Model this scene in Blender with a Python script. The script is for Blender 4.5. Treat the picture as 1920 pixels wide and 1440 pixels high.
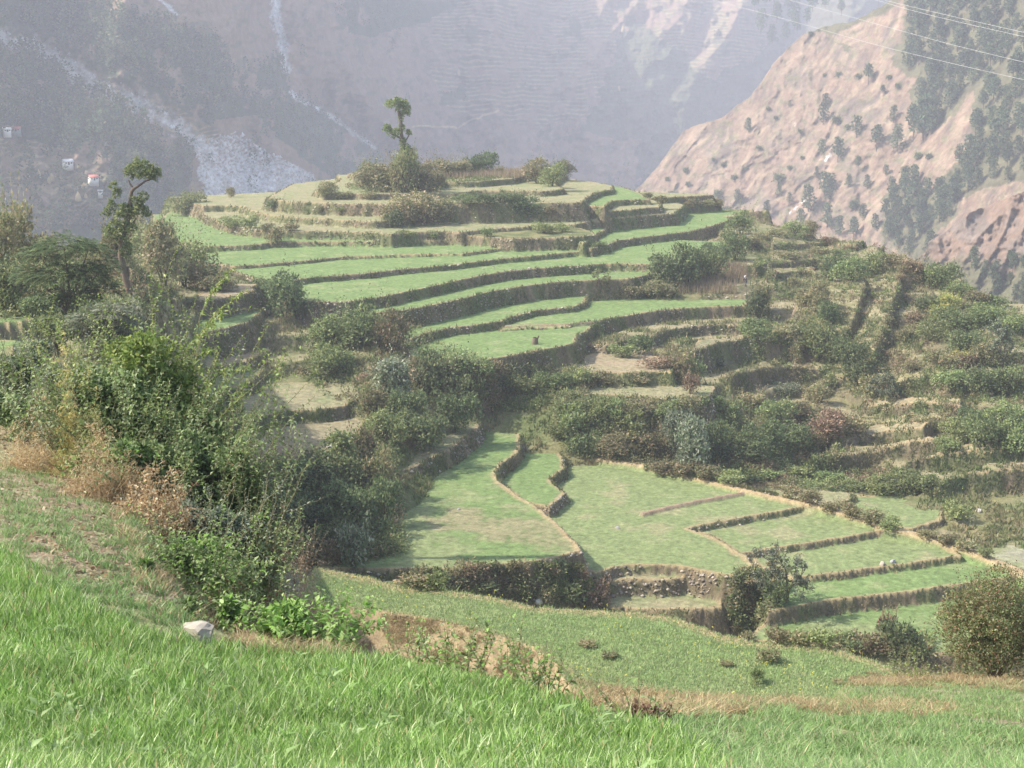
import bpy, math, random
import numpy as np
from mathutils import Vector, Matrix
R = math.radians
scene = bpy.context.scene
for _o in list(bpy.data.objects):
    bpy.data.objects.remove(_o)

# ------------------------------------------------------------------ camera, sky, sun, exposure
F = 2700.0 / 1920.0            # focal length in frame widths
PITCH = R(11.5)
cam_d = bpy.data.cameras.new('camera')
cam = bpy.data.objects.new('camera', cam_d)
scene.collection.objects.link(cam)
cam.location = (0, 0, 0)
cam.rotation_euler = (R(90) - PITCH, 0, 0)
cam_d.sensor_width = 36.0
cam_d.lens = 36.0 * F
cam_d.clip_start = 0.1
cam_d.clip_end = 12000
scene.camera = cam

SUN_EL, SUN_AZ = R(45), R(-92)      # azimuth measured from +Y (view direction) towards +X; the sun is on the left
sun_dir = Vector((math.sin(SUN_AZ) * math.cos(SUN_EL), math.cos(SUN_AZ) * math.cos(SUN_EL), math.sin(SUN_EL)))
world = bpy.data.worlds.new("World")
scene.world = world
world.use_nodes = True
wn = world.node_tree
bg = wn.nodes['Background']
sky = wn.nodes.new('ShaderNodeTexSky')
sky.sky_type = 'NISHITA'
sky.sun_disc = False
sky.sun_elevation = SUN_EL
sky.sun_rotation = SUN_AZ
sky.air_density = 1.3
sky.dust_density = 2.5
wn.links.new(sky.outputs[0], bg.inputs[0])
bg.inputs[1].default_value = 0.13
sd = bpy.data.lights.new('sun', 'SUN')
sd.energy = 4.8
sd.angle = R(0.6)
sd.color = (1.0, 0.93, 0.82)
sun = bpy.data.objects.new('sun', sd)
scene.collection.objects.link(sun)
sun.rotation_euler = sun_dir.to_track_quat('Z', 'Y').to_euler()
scene.view_settings.view_transform = 'Standard'
scene.view_settings.look = 'None'
scene.view_settings.exposure = 1.02
scene.view_settings.gamma = 1.0
scene.cycles.max_bounces = 6
scene.cycles.diffuse_bounces = 2
scene.cycles.transmission_bounces = 3
scene.cycles.transparent_max_bounces = 6
scene.cycles.volume_bounces = 1

# ------------------------------------------------------------------ helpers
CP, SP = math.cos(PITCH), math.sin(PITCH)
def rat(y):                                   # height / depth of the sight line through image row y (1920 x 1440)
    v = (720.0 - np.asarray(y, float)) / 2700.0
    return (-SP + v * CP) / (CP + v * SP)
def sx(x, y):                                 # X / depth
    v = (720.0 - np.asarray(y, float)) / 2700.0
    return ((np.asarray(x, float) - 960.0) / 2700.0) / (CP + v * SP)

_rng = np.random.RandomState(7)
_perm = _rng.permutation(4096).astype(np.int64)
_grad = _rng.rand(4096) * 2 * np.pi
_gx, _gy = np.cos(_grad), np.sin(_grad)
def perlin(x, y, seed=0):
    x = np.asarray(x, float); y = np.asarray(y, float)
    xi = np.floor(x).astype(np.int64); yi = np.floor(y).astype(np.int64)
    xf = x - xi; yf = y - yi
    u = xf * xf * (3 - 2 * xf); v = yf * yf * (3 - 2 * yf)
    def g(ix, iy, dx, dy):
        h = _perm[(_perm[(ix + seed * 131) & 4095] + iy) & 4095]
        return _gx[h] * dx + _gy[h] * dy
    a = g(xi, yi, xf, yf); b = g(xi + 1, yi, xf - 1, yf)
    c = g(xi, yi + 1, xf, yf - 1); d = g(xi + 1, yi + 1, xf - 1, yf - 1)
    return (a + (b - a) * u) + ((c + (d - c) * u) - (a + (b - a) * u)) * v
def fbm(x, y, octv=4, seed=0, gain=0.5):
    s = 0.0; a = 1.0
    for i in range(octv):
        s = s + a * perlin(x * 2 ** i, y * 2 ** i, seed + i * 7)
        a *= gain
    return s
def sstep(a, b, x):
    t = np.clip((x - a) / (b - a), 0, 1)
    return t * t * (3 - 2 * t)
def mixc(a, b, t):
    t = np.asarray(t)[..., None]
    return a * (1 - t) + b * t

def tag(o, label=None, cat=None, group=None, kind=None):
    if label: o['label'] = label
    if cat: o['category'] = cat
    if group: o['group'] = group
    if kind: o['kind'] = kind
    return o
def mesh_np(name, verts, quads=None, tris=None, col=None, smooth=False, uv=None):
    me = bpy.data.meshes.new(name)
    verts = np.ascontiguousarray(verts, dtype=np.float32)
    me.vertices.add(len(verts)); me.vertices.foreach_set('co', verts.ravel())
    loops = []; starts = []; totals = []
    n = 0
    if quads is not None and len(quads):
        q = np.asarray(quads, np.int32); loops.append(q.ravel()); starts.append(np.arange(len(q)) * 4); totals.append(np.full(len(q), 4)); n = len(q) * 4
    if tris is not None and len(tris):
        t = np.asarray(tris, np.int32); loops.append(t.ravel()); starts.append(n + np.arange(len(t)) * 3); totals.append(np.full(len(t), 3))
    loops = np.concatenate(loops).astype(np.int32); starts = np.concatenate(starts).astype(np.int32)
    me.loops.add(len(loops)); me.loops.foreach_set('vertex_index', loops)
    me.polygons.add(len(starts)); me.polygons.foreach_set('loop_start', starts)
    if smooth:
        me.polygons.foreach_set('use_smooth', np.ones(len(starts), dtype=bool))
    me.update(calc_edges=True)
    if col is not None:
        c = np.ones((len(verts), 4), np.float32); c[:, :3] = np.clip(col, 0, 1)
        at = me.color_attributes.new('Col', 'FLOAT_COLOR', 'POINT')
        at.data.foreach_set('color', c.ravel())
    return me
def link(name, me, mat=None, parent=None, loc=None, rotz=None):
    o = bpy.data.objects.new(name, me)
    scene.collection.objects.link(o)
    if mat is not None and me is not None and not me.materials: me.materials.append(mat)
    if parent is not None: o.parent = parent
    if loc is not None: o.location = loc
    if rotz is not None: o.rotation_euler = (0, 0, rotz)
    return o
def grid_quads(nr, nc):
    i = np.arange(nr - 1)[:, None] * nc + np.arange(nc - 1)[None, :]
    return np.stack([i, i + 1, i + 1 + nc, i + nc], -1).reshape(-1, 4)

# ------------------------------------------------------------------ materials
def new_mat(name):
    m = bpy.data.materials.new(name); m.use_nodes = True
    nt = m.node_tree; nt.nodes.clear()
    out = nt.nodes.new('ShaderNodeOutputMaterial')
    return m, nt, out
def ground_mat(name, scale_a, scale_b, amt=0.35, bump=0.3, bdist=0.15):
    m, nt, out = new_mat(name)
    N = nt.nodes.new; L = nt.links.new
    at = N('ShaderNodeAttribute'); at.attribute_name = 'Col'
    tc = N('ShaderNodeTexCoord')
    n1 = N('ShaderNodeTexNoise'); n1.inputs['Scale'].default_value = scale_a; n1.inputs['Detail'].default_value = 4; n1.inputs['Roughness'].default_value = 0.7
    n2 = N('ShaderNodeTexNoise'); n2.inputs['Scale'].default_value = scale_b; n2.inputs['Detail'].default_value = 3; n2.inputs['Roughness'].default_value = 0.7
    L(tc.outputs['Object'], n1.inputs['Vector']); L(tc.outputs['Object'], n2.inputs['Vector'])
    mr = N('ShaderNodeMapRange'); mr.inputs[1].default_value = 0.3; mr.inputs[2].default_value = 0.7
    mr.inputs[3].default_value = 1 - amt; mr.inputs[4].default_value = 1 + amt
    L(n1.outputs[0], mr.inputs[0])
    mr2 = N('ShaderNodeMapRange'); mr2.inputs[1].default_value = 0.3; mr2.inputs[2].default_value = 0.7
    mr2.inputs[3].default_value = 1 - amt * 0.7; mr2.inputs[4].default_value = 1 + amt * 0.7
    L(n2.outputs[0], mr2.inputs[0])
    mu = N('ShaderNodeMath'); mu.operation = 'MULTIPLY'; L(mr.outputs[0], mu.inputs[0]); L(mr2.outputs[0], mu.inputs[1])
    vm = N('ShaderNodeVectorMath'); vm.operation = 'SCALE'; L(at.outputs['Color'], vm.inputs[0]); L(mu.outputs[0], vm.inputs['Scale'])
    b = N('ShaderNodeBsdfPrincipled'); b.inputs['Roughness'].default_value = 0.95; b.inputs['Specular IOR Level'].default_value = 0.15
    L(vm.outputs[0], b.inputs['Base Color'])
    bp = N('ShaderNodeBump'); bp.inputs['Strength'].default_value = bump; bp.inputs['Distance'].default_value = bdist
    L(mu.outputs[0], bp.inputs['Height']); L(bp.outputs[0], b.inputs['Normal'])
    L(b.outputs[0], out.inputs[0])
    return m
def leaf_mat(name, trans=0.35, var=0.25, rough=0.6, spec=0.3):
    m, nt, out = new_mat(name)
    N = nt.nodes.new; L = nt.links.new
    at = N('ShaderNodeAttribute'); at.attribute_name = 'Col'
    oi = N('ShaderNodeObjectInfo')
    mr = N('ShaderNodeMapRange'); mr.inputs[3].default_value = 1 - var; mr.inputs[4].default_value = 1 + var
    L(oi.outputs['Random'], mr.inputs[0])
    hs = N('ShaderNodeHueSaturation')
    h2 = N('ShaderNodeMapRange'); h2.inputs[3].default_value = 0.5 - 0.07 * var; h2.inputs[4].default_value = 0.5 + 0.05 * var
    sb = N('ShaderNodeMath'); sb.operation = 'MULTIPLY'; sb.inputs[1].default_value = 7.31
    fr = N('ShaderNodeMath'); fr.operation = 'FRACT'
    L(oi.outputs['Random'], sb.inputs[0]); L(sb.outputs[0], fr.inputs[0]); L(fr.outputs[0], h2.inputs[0])
    L(h2.outputs[0], hs.inputs['Hue']); L(mr.outputs[0], hs.inputs['Value']); L(at.outputs['Color'], hs.inputs['Color'])
    b = N('ShaderNodeBsdfPrincipled'); b.inputs['Roughness'].default_value = rough; b.inputs['Specular IOR Level'].default_value = spec
    L(hs.outputs[0], b.inputs['Base Color'])
    t = N('ShaderNodeBsdfTranslucent'); L(hs.outputs[0], t.inputs['Color'])
    mx = N('ShaderNodeMixShader'); mx.inputs[0].default_value = trans
    L(b.outputs[0], mx.inputs[1]); L(t.outputs[0], mx.inputs[2]); L(mx.outputs[0], out.inputs[0])
    return m
def plain_mat(name, col, rough=0.8, noise=0.0, scale=5.0):
    m, nt, out = new_mat(name)
    N = nt.nodes.new; L = nt.links.new
    b = N('ShaderNodeBsdfPrincipled'); b.inputs['Roughness'].default_value = rough
    b.inputs['Base Color'].default_value = (*col, 1)
    if noise:
        n1 = N('ShaderNodeTexNoise'); n1.inputs['Scale'].default_value = scale; n1.inputs['Detail'].default_value = 5
        tc = N('ShaderNodeTexCoord'); L(tc.outputs['Object'], n1.inputs['Vector'])
        cr = N('ShaderNodeMix'); cr.data_type = 'RGBA'
        cr.inputs[6].default_value = (*[c * (1 - noise) for c in col], 1); cr.inputs[7].default_value = (*[min(1, c * (1 + noise)) for c in col], 1)
        L(n1.outputs[0], cr.inputs[0]); L(cr.outputs[2], b.inputs['Base Color'])
        bp = N('ShaderNodeBump'); bp.inputs['Strength'].default_value = 0.5; L(n1.outputs[0], bp.inputs['Height']); L(bp.outputs[0], b.inputs['Normal'])
    L(b.outputs[0], out.inputs[0])
    return m
M_GROUND = ground_mat('terraced_ground', 2.2, 9.0, 0.32, 0.45, 0.12)
M_FAR = ground_mat('mountain_ground', 0.07, 0.4, 0.28, 0.35, 0.9)
M_LEAF = leaf_mat('leaf', 0.35)
M_LEAF_FG = leaf_mat('near_leaf', 0.4, 0.05, 0.5, 0.4)
M_STUFF = leaf_mat('grasses', 0.35, 0.0)
M_STUFF_FG = leaf_mat('near_grasses', 0.4, 0.0, 0.5, 0.4)
M_BARK = plain_mat('bark', (0.16, 0.12, 0.09), 0.9, 0.4, 9)
M_STONE = plain_mat('stone', (0.36, 0.32, 0.26), 0.9, 0.4, 3)
# ------------------------------------------------------------------ the ground near and middle: base surface from surveyed profiles
# column x -> list of (depth, 'y' image row or 'z' height)
PROF = {
 -420: [(4,'y',1500),(8,'y',1440),(12,'y',1200),(18,'y',1000),(26,'y',850),(36,'y',745),(42,'z',-9.2),(60,'z',-13.5),(80,'z',-14.2),(110,'z',-14.3),(130,'z',-14.5),(170,'z',-25),(240,'z',-45),(330,'z',-90)],
    0: [(4,'y',1560),(8,'y',1440),(12,'y',1200),(18,'y',1000),(26,'y',870),(36,'y',765),(40,'z',-9.5),(60,'z',-14),(75,'y',700),(85,'y',640),(95,'y',605),(110,'y',530),(130,'y',468),(138,'z',-14.8),(170,'z',-27),(240,'z',-45),(330,'z',-90)],
  250: [(4,'y',1580),(8,'y',1440),(12,'y',1220),(18,'y',1035),(24,'y',935),(30,'y',868),(33,'z',-8.2),(45,'z',-14),(70,'z',-15.5),(95,'y',605),(105,'y',566),(130,'y',500),(145,'y',468),(152,'z',-16.5),(175,'z',-23),(205,'z',-24.6),(260,'z',-26),(300,'z',-45),(330,'z',-70)],
  430: [(4,'y',1580),(8,'y',1440),(12.5,'y',1245),(14.5,'y',1190),(17.5,'z',-7.0),(23,'y',1162),(26,'y',1098),(31,'z',-10.8),(45,'z',-17),(75,'z',-28),(105,'z',-34),(125,'y',890),(140,'y',800),(150,'z',-31.5),(160,'y',668),(172,'y',570),(185,'y',520),(205,'z',-25.3),(260,'z',-27),(300,'z',-45),(330,'z',-70)],
  520: [(4,'y',1580),(8,'y',1440),(13,'y',1235),(14.2,'y',1203),(17.5,'z',-7.4),(23,'y',1170),(26,'y',1108),(31,'z',-11.5),(36,'z',-14),(60,'z',-27),(100,'z',-38),(112,'y',1045),(124,'y',905),(141,'y',800),(150,'z',-31.8),(160,'y',690),(172,'y',600),(190,'z',-26.5),(205,'z',-27),(260,'z',-27.5),(300,'z',-45),(330,'z',-70)],
  600: [(4,'y',1580),(8,'y',1440),(13.2,'y',1228),(14.2,'y',1210),(18,'z',-8.0),(24,'z',-10.8),(30,'z',-13.5),(45,'z',-21),(57,'z',-25.6),(70,'z',-27),(90,'z',-36),(100,'z',-39),(112,'z',-38.2),(124,'y',925),(139,'y',825),(149,'z',-32.0),(160,'z',-30.3),(172,'z',-28.2),(200,'z',-27.3),(300,'z',-32),(330,'z',-65)],
 700: [(4,'y',1580),(8,'y',1440),(13.2,'y',1224),(17,'z',-8),(30,'z',-15),(45,'z',-22),(55,'z',-26.0),(62,'z',-26.4),(66,'z',-27),(80,'z',-28),(90,'z',-36),(100,'z',-39.5),(112,'z',-39),(125,'y',940),(135,'y',850),(148,'y',750),(160,'z',-30.5),(172,'z',-28.6),(200,'z',-27.5),(300,'z',-28),(330,'z',-60)],
  900: [(4,'y',1580),(8,'y',1440),(12.5,'y',1268),(17,'z',-8),(30,'z',-14.5),(45,'z',-22),(54,'z',-25.6),(60,'z',-26.2),(66,'z',-27),(80,'z',-29),(90,'z',-38),(100,'z',-42),(140,'z',-40),(156,'z',-38),(163,'z',-33),(172,'z',-31.5),(200,'z',-29),(300,'z',-28),(330,'z',-60)],
 1100: [(4,'y',1570),(8,'y',1440),(11.5,'y',1322),(14,'z',-6.5),(20,'y',1292),(24,'z',-11.8),(40,'z',-19.5),(52,'z',-24.9),(58,'z',-25.5),(66,'z',-27),(80,'z',-30),(95,'z',-42),(118,'z',-44),(148,'z',-41),(151,'y',868),(158,'y',752),(164,'z',-34.4),(172,'z',-33.5),(200,'z',-31),(240,'z',-28),(300,'z',-28),(330,'z',-60)],
 1250: [(4,'y',1560),(8,'y',1440),(11.5,'y',1352),(20,'y',1300),(24,'z',-11.6),(40,'z',-19.5),(50,'z',-24.6),(58,'z',-25.5),(66,'z',-27),(80,'z',-30),(95,'z',-42),(118,'z',-44),(148,'z',-41.5),(151,'y',875),(158,'y',755),(165,'z',-34.6),(175,'z',-34),(195,'z',-32),(205,'z',-30),(215,'z',-28.5),(240,'z',-27),(300,'z',-27),(330,'z',-50)],
 1380: [(4,'y',1550),(8.5,'y',1440),(12,'y',1372),(20,'y',1310),(24,'z',-11.7),(40,'z',-19.5),(52,'z',-25.0),(58,'z',-25.6),(66,'z',-27),(90,'z',-40),(105,'z',-44),(120,'z',-44),(148,'z',-41.5),(150,'y',885),(160,'y',806),(172,'y',740),(180,'y',703),(188,'y',668),(196,'y',622),(202,'y',585),(206,'z',-29.4),(213,'y',537),(225,'y',500),(240,'y',468),(260,'y',440),(287,'y',402),(305,'z',-32),(330,'z',-50)],
 1500: [(4,'y',1540),(9,'y',1440),(13,'y',1370),(20,'y',1312),(26,'z',-12.2),(30,'z',-14.0),(40,'z',-19.2),(52,'z',-24.7),(58,'z',-26),(66,'z',-27),(90,'z',-40),(102,'z',-44),(125,'z',-43.5),(148,'z',-41.8),(150,'y',890),(165,'y',812),(176,'y',757),(183,'y',714),(188,'y',672),(192,'y',642),(197,'y',610),(203,'y',578),(215,'y',540),(235,'y',498),(255,'y',460),(272,'y',436),(290,'z',-33),(330,'z',-60)],
 1620: [(4,'y',1530),(9.5,'y',1440),(15,'y',1360),(21,'y',1318),(30,'y',1286),(34,'y',1270),(38,'z',-17.5),(60,'z',-27.5),(90,'z',-40),(102,'z',-44),(125,'z',-43.5),(140,'z',-42),(148,'y',905),(160,'y',842),(170,'y',780),(180,'y',718),(188,'y',652),(195,'y',597),(205,'y',560),(225,'y',510),(245,'y',472),(256,'y',454),(275,'z',-36),(330,'z',-70)],
 1740: [(4,'y',1530),(9.5,'y',1440),(15,'y',1362),(22,'y',1318),(30,'y',1288),(36,'y',1264),(40,'z',-18.5),(60,'z',-27.5),(90,'z',-40),(105,'z',-44),(120,'z',-43.5),(136,'z',-42),(147,'y',895),(160,'y',803),(172,'y',722),(182,'y',652),(195,'y',590),(208,'y',540),(218,'y',514),(226,'y',498),(245,'z',-36),(330,'z',-80)],
 1920: [(4,'y',1530),(10,'y',1440),(16,'y',1358),(24,'y',1312),(31,'y',1280),(36,'y',1266),(40,'z',-18.8),(60,'z',-27.5),(90,'z',-40),(105,'z',-44),(120,'z',-43.5),(138,'z',-41.5),(145,'y',900),(152,'y',815),(165,'y',725),(180,'y',645),(195,'y',592),(203,'y',570),(220,'z',-36),(330,'z',-90)],
 2340: [(4,'y',1530),(10,'y',1440),(18,'y',1340),(24,'y',1310),(31,'y',1280),(36,'y',1266),(44,'z',-19),(60,'z',-27.5),(90,'z',-40),(105,'z',-44),(120,'z',-43.5),(138,'z',-41.5),(145,'y',905),(152,'y',830),(165,'y',750),(175,'y',690),(185,'y',650),(200,'z',-36),(330,'z',-110)],
}
px_cols = sorted(PROF)
ps = np.array([sx(x, 900) for x in px_cols])
def prof_z(p, Y):
    d = np.array([k[0] for k in p], float)
    z = np.array([k[2] if k[1] == 'z' else k[0] * rat(k[2]) for k in p], float)
    return np.interp(Y, d, z)
YT = np.concatenate([np.arange(3, 60, 0.25), np.arange(60, 420, 0.5)])
PT = np.array([prof_z(PROF[x], YT) for x in px_cols])          # columns x depths
for _ in range(6):                                             # take the sharpest corners off
    PT[:, 1:-1] = PT[:, 1:-1] * 0.5 + (PT[:, :-2] + PT[:, 2:]) * 0.25
def base_z(s, Y):
    s = np.clip(s, ps[0], ps[-1])
    k = np.clip(np.searchsorted(ps, s) - 1, 0, len(ps) - 2)
    t = (s - ps[k]) / (ps[k + 1] - ps[k])
    j = np.clip(np.searchsorted(YT, Y) - 1, 0, len(YT) - 2)
    v = np.clip((Y - YT[j]) / (YT[j + 1] - YT[j]), 0, 1)
    P_ = lambda kk: PT[kk, j] * (1 - v) + PT[kk, j + 1] * v
    k0 = np.maximum(k - 1, 0); k3 = np.minimum(k + 2, len(ps) - 1)
    a, b = P_(k), P_(k + 1); h = ps[k + 1] - ps[k]
    sa = (b - P_(k0)) / (ps[k + 1] - ps[k0]) * h; sb = (P_(k3) - a) / (ps[k3] - ps[k]) * h
    lim = 1.5 * np.abs(b - a); sa = np.clip(sa, -lim, lim); sb = np.clip(sb, -lim, lim)
    t2, t3 = t * t, t * t * t
    return (2*t3 - 3*t2 + 1) * a + (t3 - 2*t2 + t) * sa + (3*t2 - 2*t3) * b + (t3 - t2) * sb

# grid: rows of constant depth, columns of constant X / depth (denser where the valley is looked into)
cols = np.concatenate([np.linspace(-1.0, -0.42, 60, endpoint=False), np.linspace(-0.42, 0.42, 1150), np.linspace(0.42, 1.0, 61)[1:]])
rows = [3.0]
while rows[-1] < 330:
    y = rows[-1]
    d = max(0.03, 0.0075 * y) if y < 50 else (0.5 if y < 56 else (0.2 if y < 74 else (0.8 if y < 100 else (0.18 if y < 215 else (0.27 if y < 300 else 1.0)))))
    rows.append(y + d)
rows = np.array(rows); NR, NC = len(rows), len(cols)
GX = rows[:, None] * cols[None, :]; GY = np.repeat(rows[:, None], NC, 1); GS = np.repeat(cols[None, :], NR, 0)
Z = base_z(GS, GY)
rough = np.clip((GY - 20) / 60, 0.12, 1.0)
Z += rough * (0.35 * fbm(GX / 9, GY / 9, 3, 1) + 0.14 * fbm(GX / 1.6, GY / 1.6, 3, 2))

tz = Z + 0.9 * fbm(GX / 16, GY / 16, 3, 5) + 0.12 * fbm(GX / 1.2, GY / 1.2, 2, 6); st_h = 1.6
fr_ = tz / st_h - np.floor(tz / st_h); ris_ = sstep(0.55, 1.0, fr_) 
tw = sstep(0.115, 0.15, GS) * sstep(138, 146, GY) * (1 - sstep(262, 285, GY)) + 0.8 * sstep(-0.09, -0.12, GS) * sstep(82, 92, GY) * (1 - sstep(185, 200, GY))
tw = tw * sstep(-0.42, -0.05, fbm(GX / 11, GY / 11, 2, 8) + 0.25)
Z = Z + tw * ((np.floor(tz / st_h) + ris_) * st_h - tz) * 0.9
BRIS = tw * np.exp(-((fr_ - 0.78) / 0.17) ** 2)

# base colours (the real colour of each cover, per point)
C_CROP = np.array((0.155, 0.218, 0.082)); C_PALE = np.array((0.215, 0.235, 0.115)); C_DRY = np.array((0.265, 0.23, 0.14))
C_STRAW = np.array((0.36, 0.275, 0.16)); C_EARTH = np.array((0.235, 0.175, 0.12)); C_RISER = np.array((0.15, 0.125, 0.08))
C_WEED = np.array((0.115, 0.135, 0.055)); C_OLIVE = np.array((0.19, 0.18, 0.085)); C_GREY = np.array((0.30, 0.27, 0.22))
nA = fbm(GX / 14, GY / 14, 4, 11); nB = fbm(GX / 3.0, GY / 3.0, 4, 12); nC = fbm(GX / 0.7, GY / 0.7, 3, 13)
COL = mixc(C_OLIVE, C_WEED, sstep(-0.25, 0.3, nA + 0.5 * nB))
COL = mixc(COL, C_DRY, sstep(0.12, 0.5, nB * 0.8 - nA * 0.7) * 0.8)
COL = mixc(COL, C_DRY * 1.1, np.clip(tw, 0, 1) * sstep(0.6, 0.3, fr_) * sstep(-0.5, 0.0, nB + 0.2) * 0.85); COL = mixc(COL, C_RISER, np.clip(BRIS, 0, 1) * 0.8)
# near slope: bare clods high on the left, ploughed soil under the wheat
near = 1 - sstep(38, 50, GY)
soil = mixc(np.array((0.30, 0.235, 0.165)), np.array((0.20, 0.16, 0.10)), sstep(-0.3, 0.4, nC))
soil = mixc(soil, np.array((0.15, 0.21, 0.07)), sstep(-0.1, 0.5, nB + 0.3) * 0.55)
COL = COL * (1 - near[..., None]) + soil * near[..., None]
OWN = np.full((NR, NC), -1, np.int32)          # index of the field a point belongs to
INS = np.full((NR, NC), 0.0)                   # distance inside its lip
RIS = np.zeros((NR, NC))                       # 1 on risers

def base_hit(x, y, d0=56, d1=325):
    Y = np.arange(d0, d1, 0.25); s = float(sx(x, y))
    zz = base_z(np.full(len(Y), s), Y); ray = Y * rat(y)
    k = np.nonzero(ray <= zz)[0]
    return Y[k[0]] if len(k) else d1

FIELDS = []
def field(z, pts, cover, back=(), steep=2.6, tilt=(0, 0), lipw=0.5, bump=0.0, dry=0.0, rel=0.0):
    """One terrace: z its height; pts image points of its edge at that height; back (column, depth) points closing it behind."""
    if isinstance(z, tuple):
        x, y = z[0], z[1]; D = base_hit(x, y); z = D * float(rat(y)) + z[2]
    P = []
    if rel:
        for x, y in pts:
            D = base_hit(x, y); P.append((float(sx(x, y)) * D, D))
        FIELDS.append(dict(z=0, P=np.array(P), cover=cover, steep=steep, lipw=lipw, dry=dry, rel=rel)); return
    for x, y in pts:
        D = min(z / float(rat(y)), 318) if rat(y) < 0 else 318
        P.append((float(sx(x, y)) * D, D))
    for x, D in back:
        P.append((float(sx(x, 700)) * D, D))
    FIELDS.append(dict(z=z, P=np.array(P), cover=cover, steep=steep, lipw=lipw, dry=dry, rel=0))

# --- the terraced hill, from its top down
HB = lambda r, dd=0: [(1330 + 40 * r, 292 + dd), (1180, 303 + dd), (1000, 311), (760, 313), (520, 300 + dd), (330 - 20 * r, 285 + dd)]
field(-16.7, [(745,350),(790,347),(837,341),(870,341),(900,340),(935,337),(960,335),(980,331),(992,329),(1010,322)], 'scrub', [(1040,312),(900,318),(700,318),(660,300)])
field(-17.8, [(640,337),(625,345),(590,358),(610,364),(650,363),(700,364),(727,363),(790,362),(850,362),(900,357),(950,357),(1015,358),(1040,357),(1057,354),(1047,349),(1040,343)], 'pale', [(1060,315),(900,318),(640,316)])
field(-18.8, [(500,372),(533,377),(560,379),(600,380),(660,382),(717,383),(800,383),(900,382),(1003,380),(1050,380),(1090,379),(1100,370),(1120,360),(1147,355),(1150,348),(1110,340),(1060,336)], 'pale', [(1080,316),(900,320),(640,318),(560,300)], dry=0.5)
field(-19.8, [(560,384),(700,385),(850,386),(1013,383),(1060,384),(1093,384),(1110,385),(1133,387),(1148,376),(1180,374),(1217,373),(1200,362),(1165,350),(1140,348)], 'crop', [(1100,318),(900,321),(600,318)])
field(-20.9, [(383,386),(420,385),(450,386),(475,395),(500,402),(533,406),(570,408),(600,410),(650,413),(700,415),(760,412),(800,397),(850,395),(900,395),(967,395),(1000,396),(1030,397),(1053,399),(1133,397),(1183,393),(1220,389),(1237,388),(1240,380),(1215,372)], 'pale', HB(0.0, 6), dry=0.35)
field(-22.1, [(370,394),(385,405),(410,415),(440,424),(473,430),(533,433),(580,433),(633,433),(700,436),(733,438),(780,435),(833,433),(867,435),(917,430),(987,425),(1027,422),(1080,421),(1100,416),(1120,413),(1167,408),(1233,402),(1263,400),(1275,392),(1283,384),(1260,377),(1220,377)], 'pale', HB(0.2, 8), dry=0.2)
field(-22.7, [(860,441),(917,437),(990,430),(1040,428),(1073,426),(1090,428),(1107,433),(1120,440),(1080,444),(960,447)], 'weed', [])
field(-23.45, [(300,415),(305,430),(330,452),(352,463),(410,461),(487,458),(503,455),(550,453),(600,452),(653,452),(700,453),(770,452),(833,450),(870,450),(940,450),(960,453),(1000,452),(1050,451),(1083,451),(1094,457),(1110,445)], 'crop', [(1200,300),(1000,311),(760,313),(520,300),(330,286)])
field(-24.3, [(350,480),(380,492),(443,499),(490,496),(533,492),(590,487),(633,482),(733,478),(800,476),(867,475),(917,469),(957,463),(1000,464),(1090,463),(1110,467),(1117,464),(1133,462),(1160,450),(1217,443),(1293,434),(1310,430),(1363,415),(1380,402),(1395,397),(1360,394)], 'crop', [(1430,300),(1330,304),(1000,318),(600,312),(300,290),(300,240)])
field(-24.75, [(440,510),(500,528),(533,526),(600,519),(700,511),(750,505),(800,501),(850,496),(900,490),(950,484),(1000,480),(1050,475),(1083,472),(1110,469),(1130,466)], 'crop', [(1230,270),(900,300),(400,230)])
field(-25.5, [(545,560),(600,566),(668,564),(733,553),(800,539),(867,524),(900,517),(933,511),(970,506),(1007,503),(1050,500),(1100,497),(1130,494),(1167,493),(1200,494),(1230,495),(1300,480),(1370,460),(1400,448)], 'crop', [(1420,245),(1100,260),(700,260),(440,205)])
field(-26.8, [(690,588),(720,585),(750,582),(790,576),(833,567),(867,560),(900,551),(933,544),(970,538),(1007,533),(1053,528),(1110,525),(1150,523),(1183,522),(1217,515),(1240,505)], 'crop', [(1300,225),(900,240),(640,205)])
field(-29.0, [(760,640),(777,634),(800,624),(847,614),(900,608),(940,602),(960,594),(1000,583),(1040,578),(1077,575),(1095,568)], 'crop', [(1110,215),(900,215),(700,190)])
field(-29.75, [(940,618),(980,615),(1060,612),(1115,604),(1135,598),(1180,591),(1250,580),(1330,575),(1395,573),(1410,560)], 'crop', [(1420,215),(1200,220),(950,205)])
field(-30.0, [(770,668),(800,680),(850,682),(900,676),(950,668),(1000,658),(1050,650),(1078,643),(1083,628),(1100,621),(1115,606)], 'crop', [(1130,190),(900,205),(740,175)])
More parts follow.
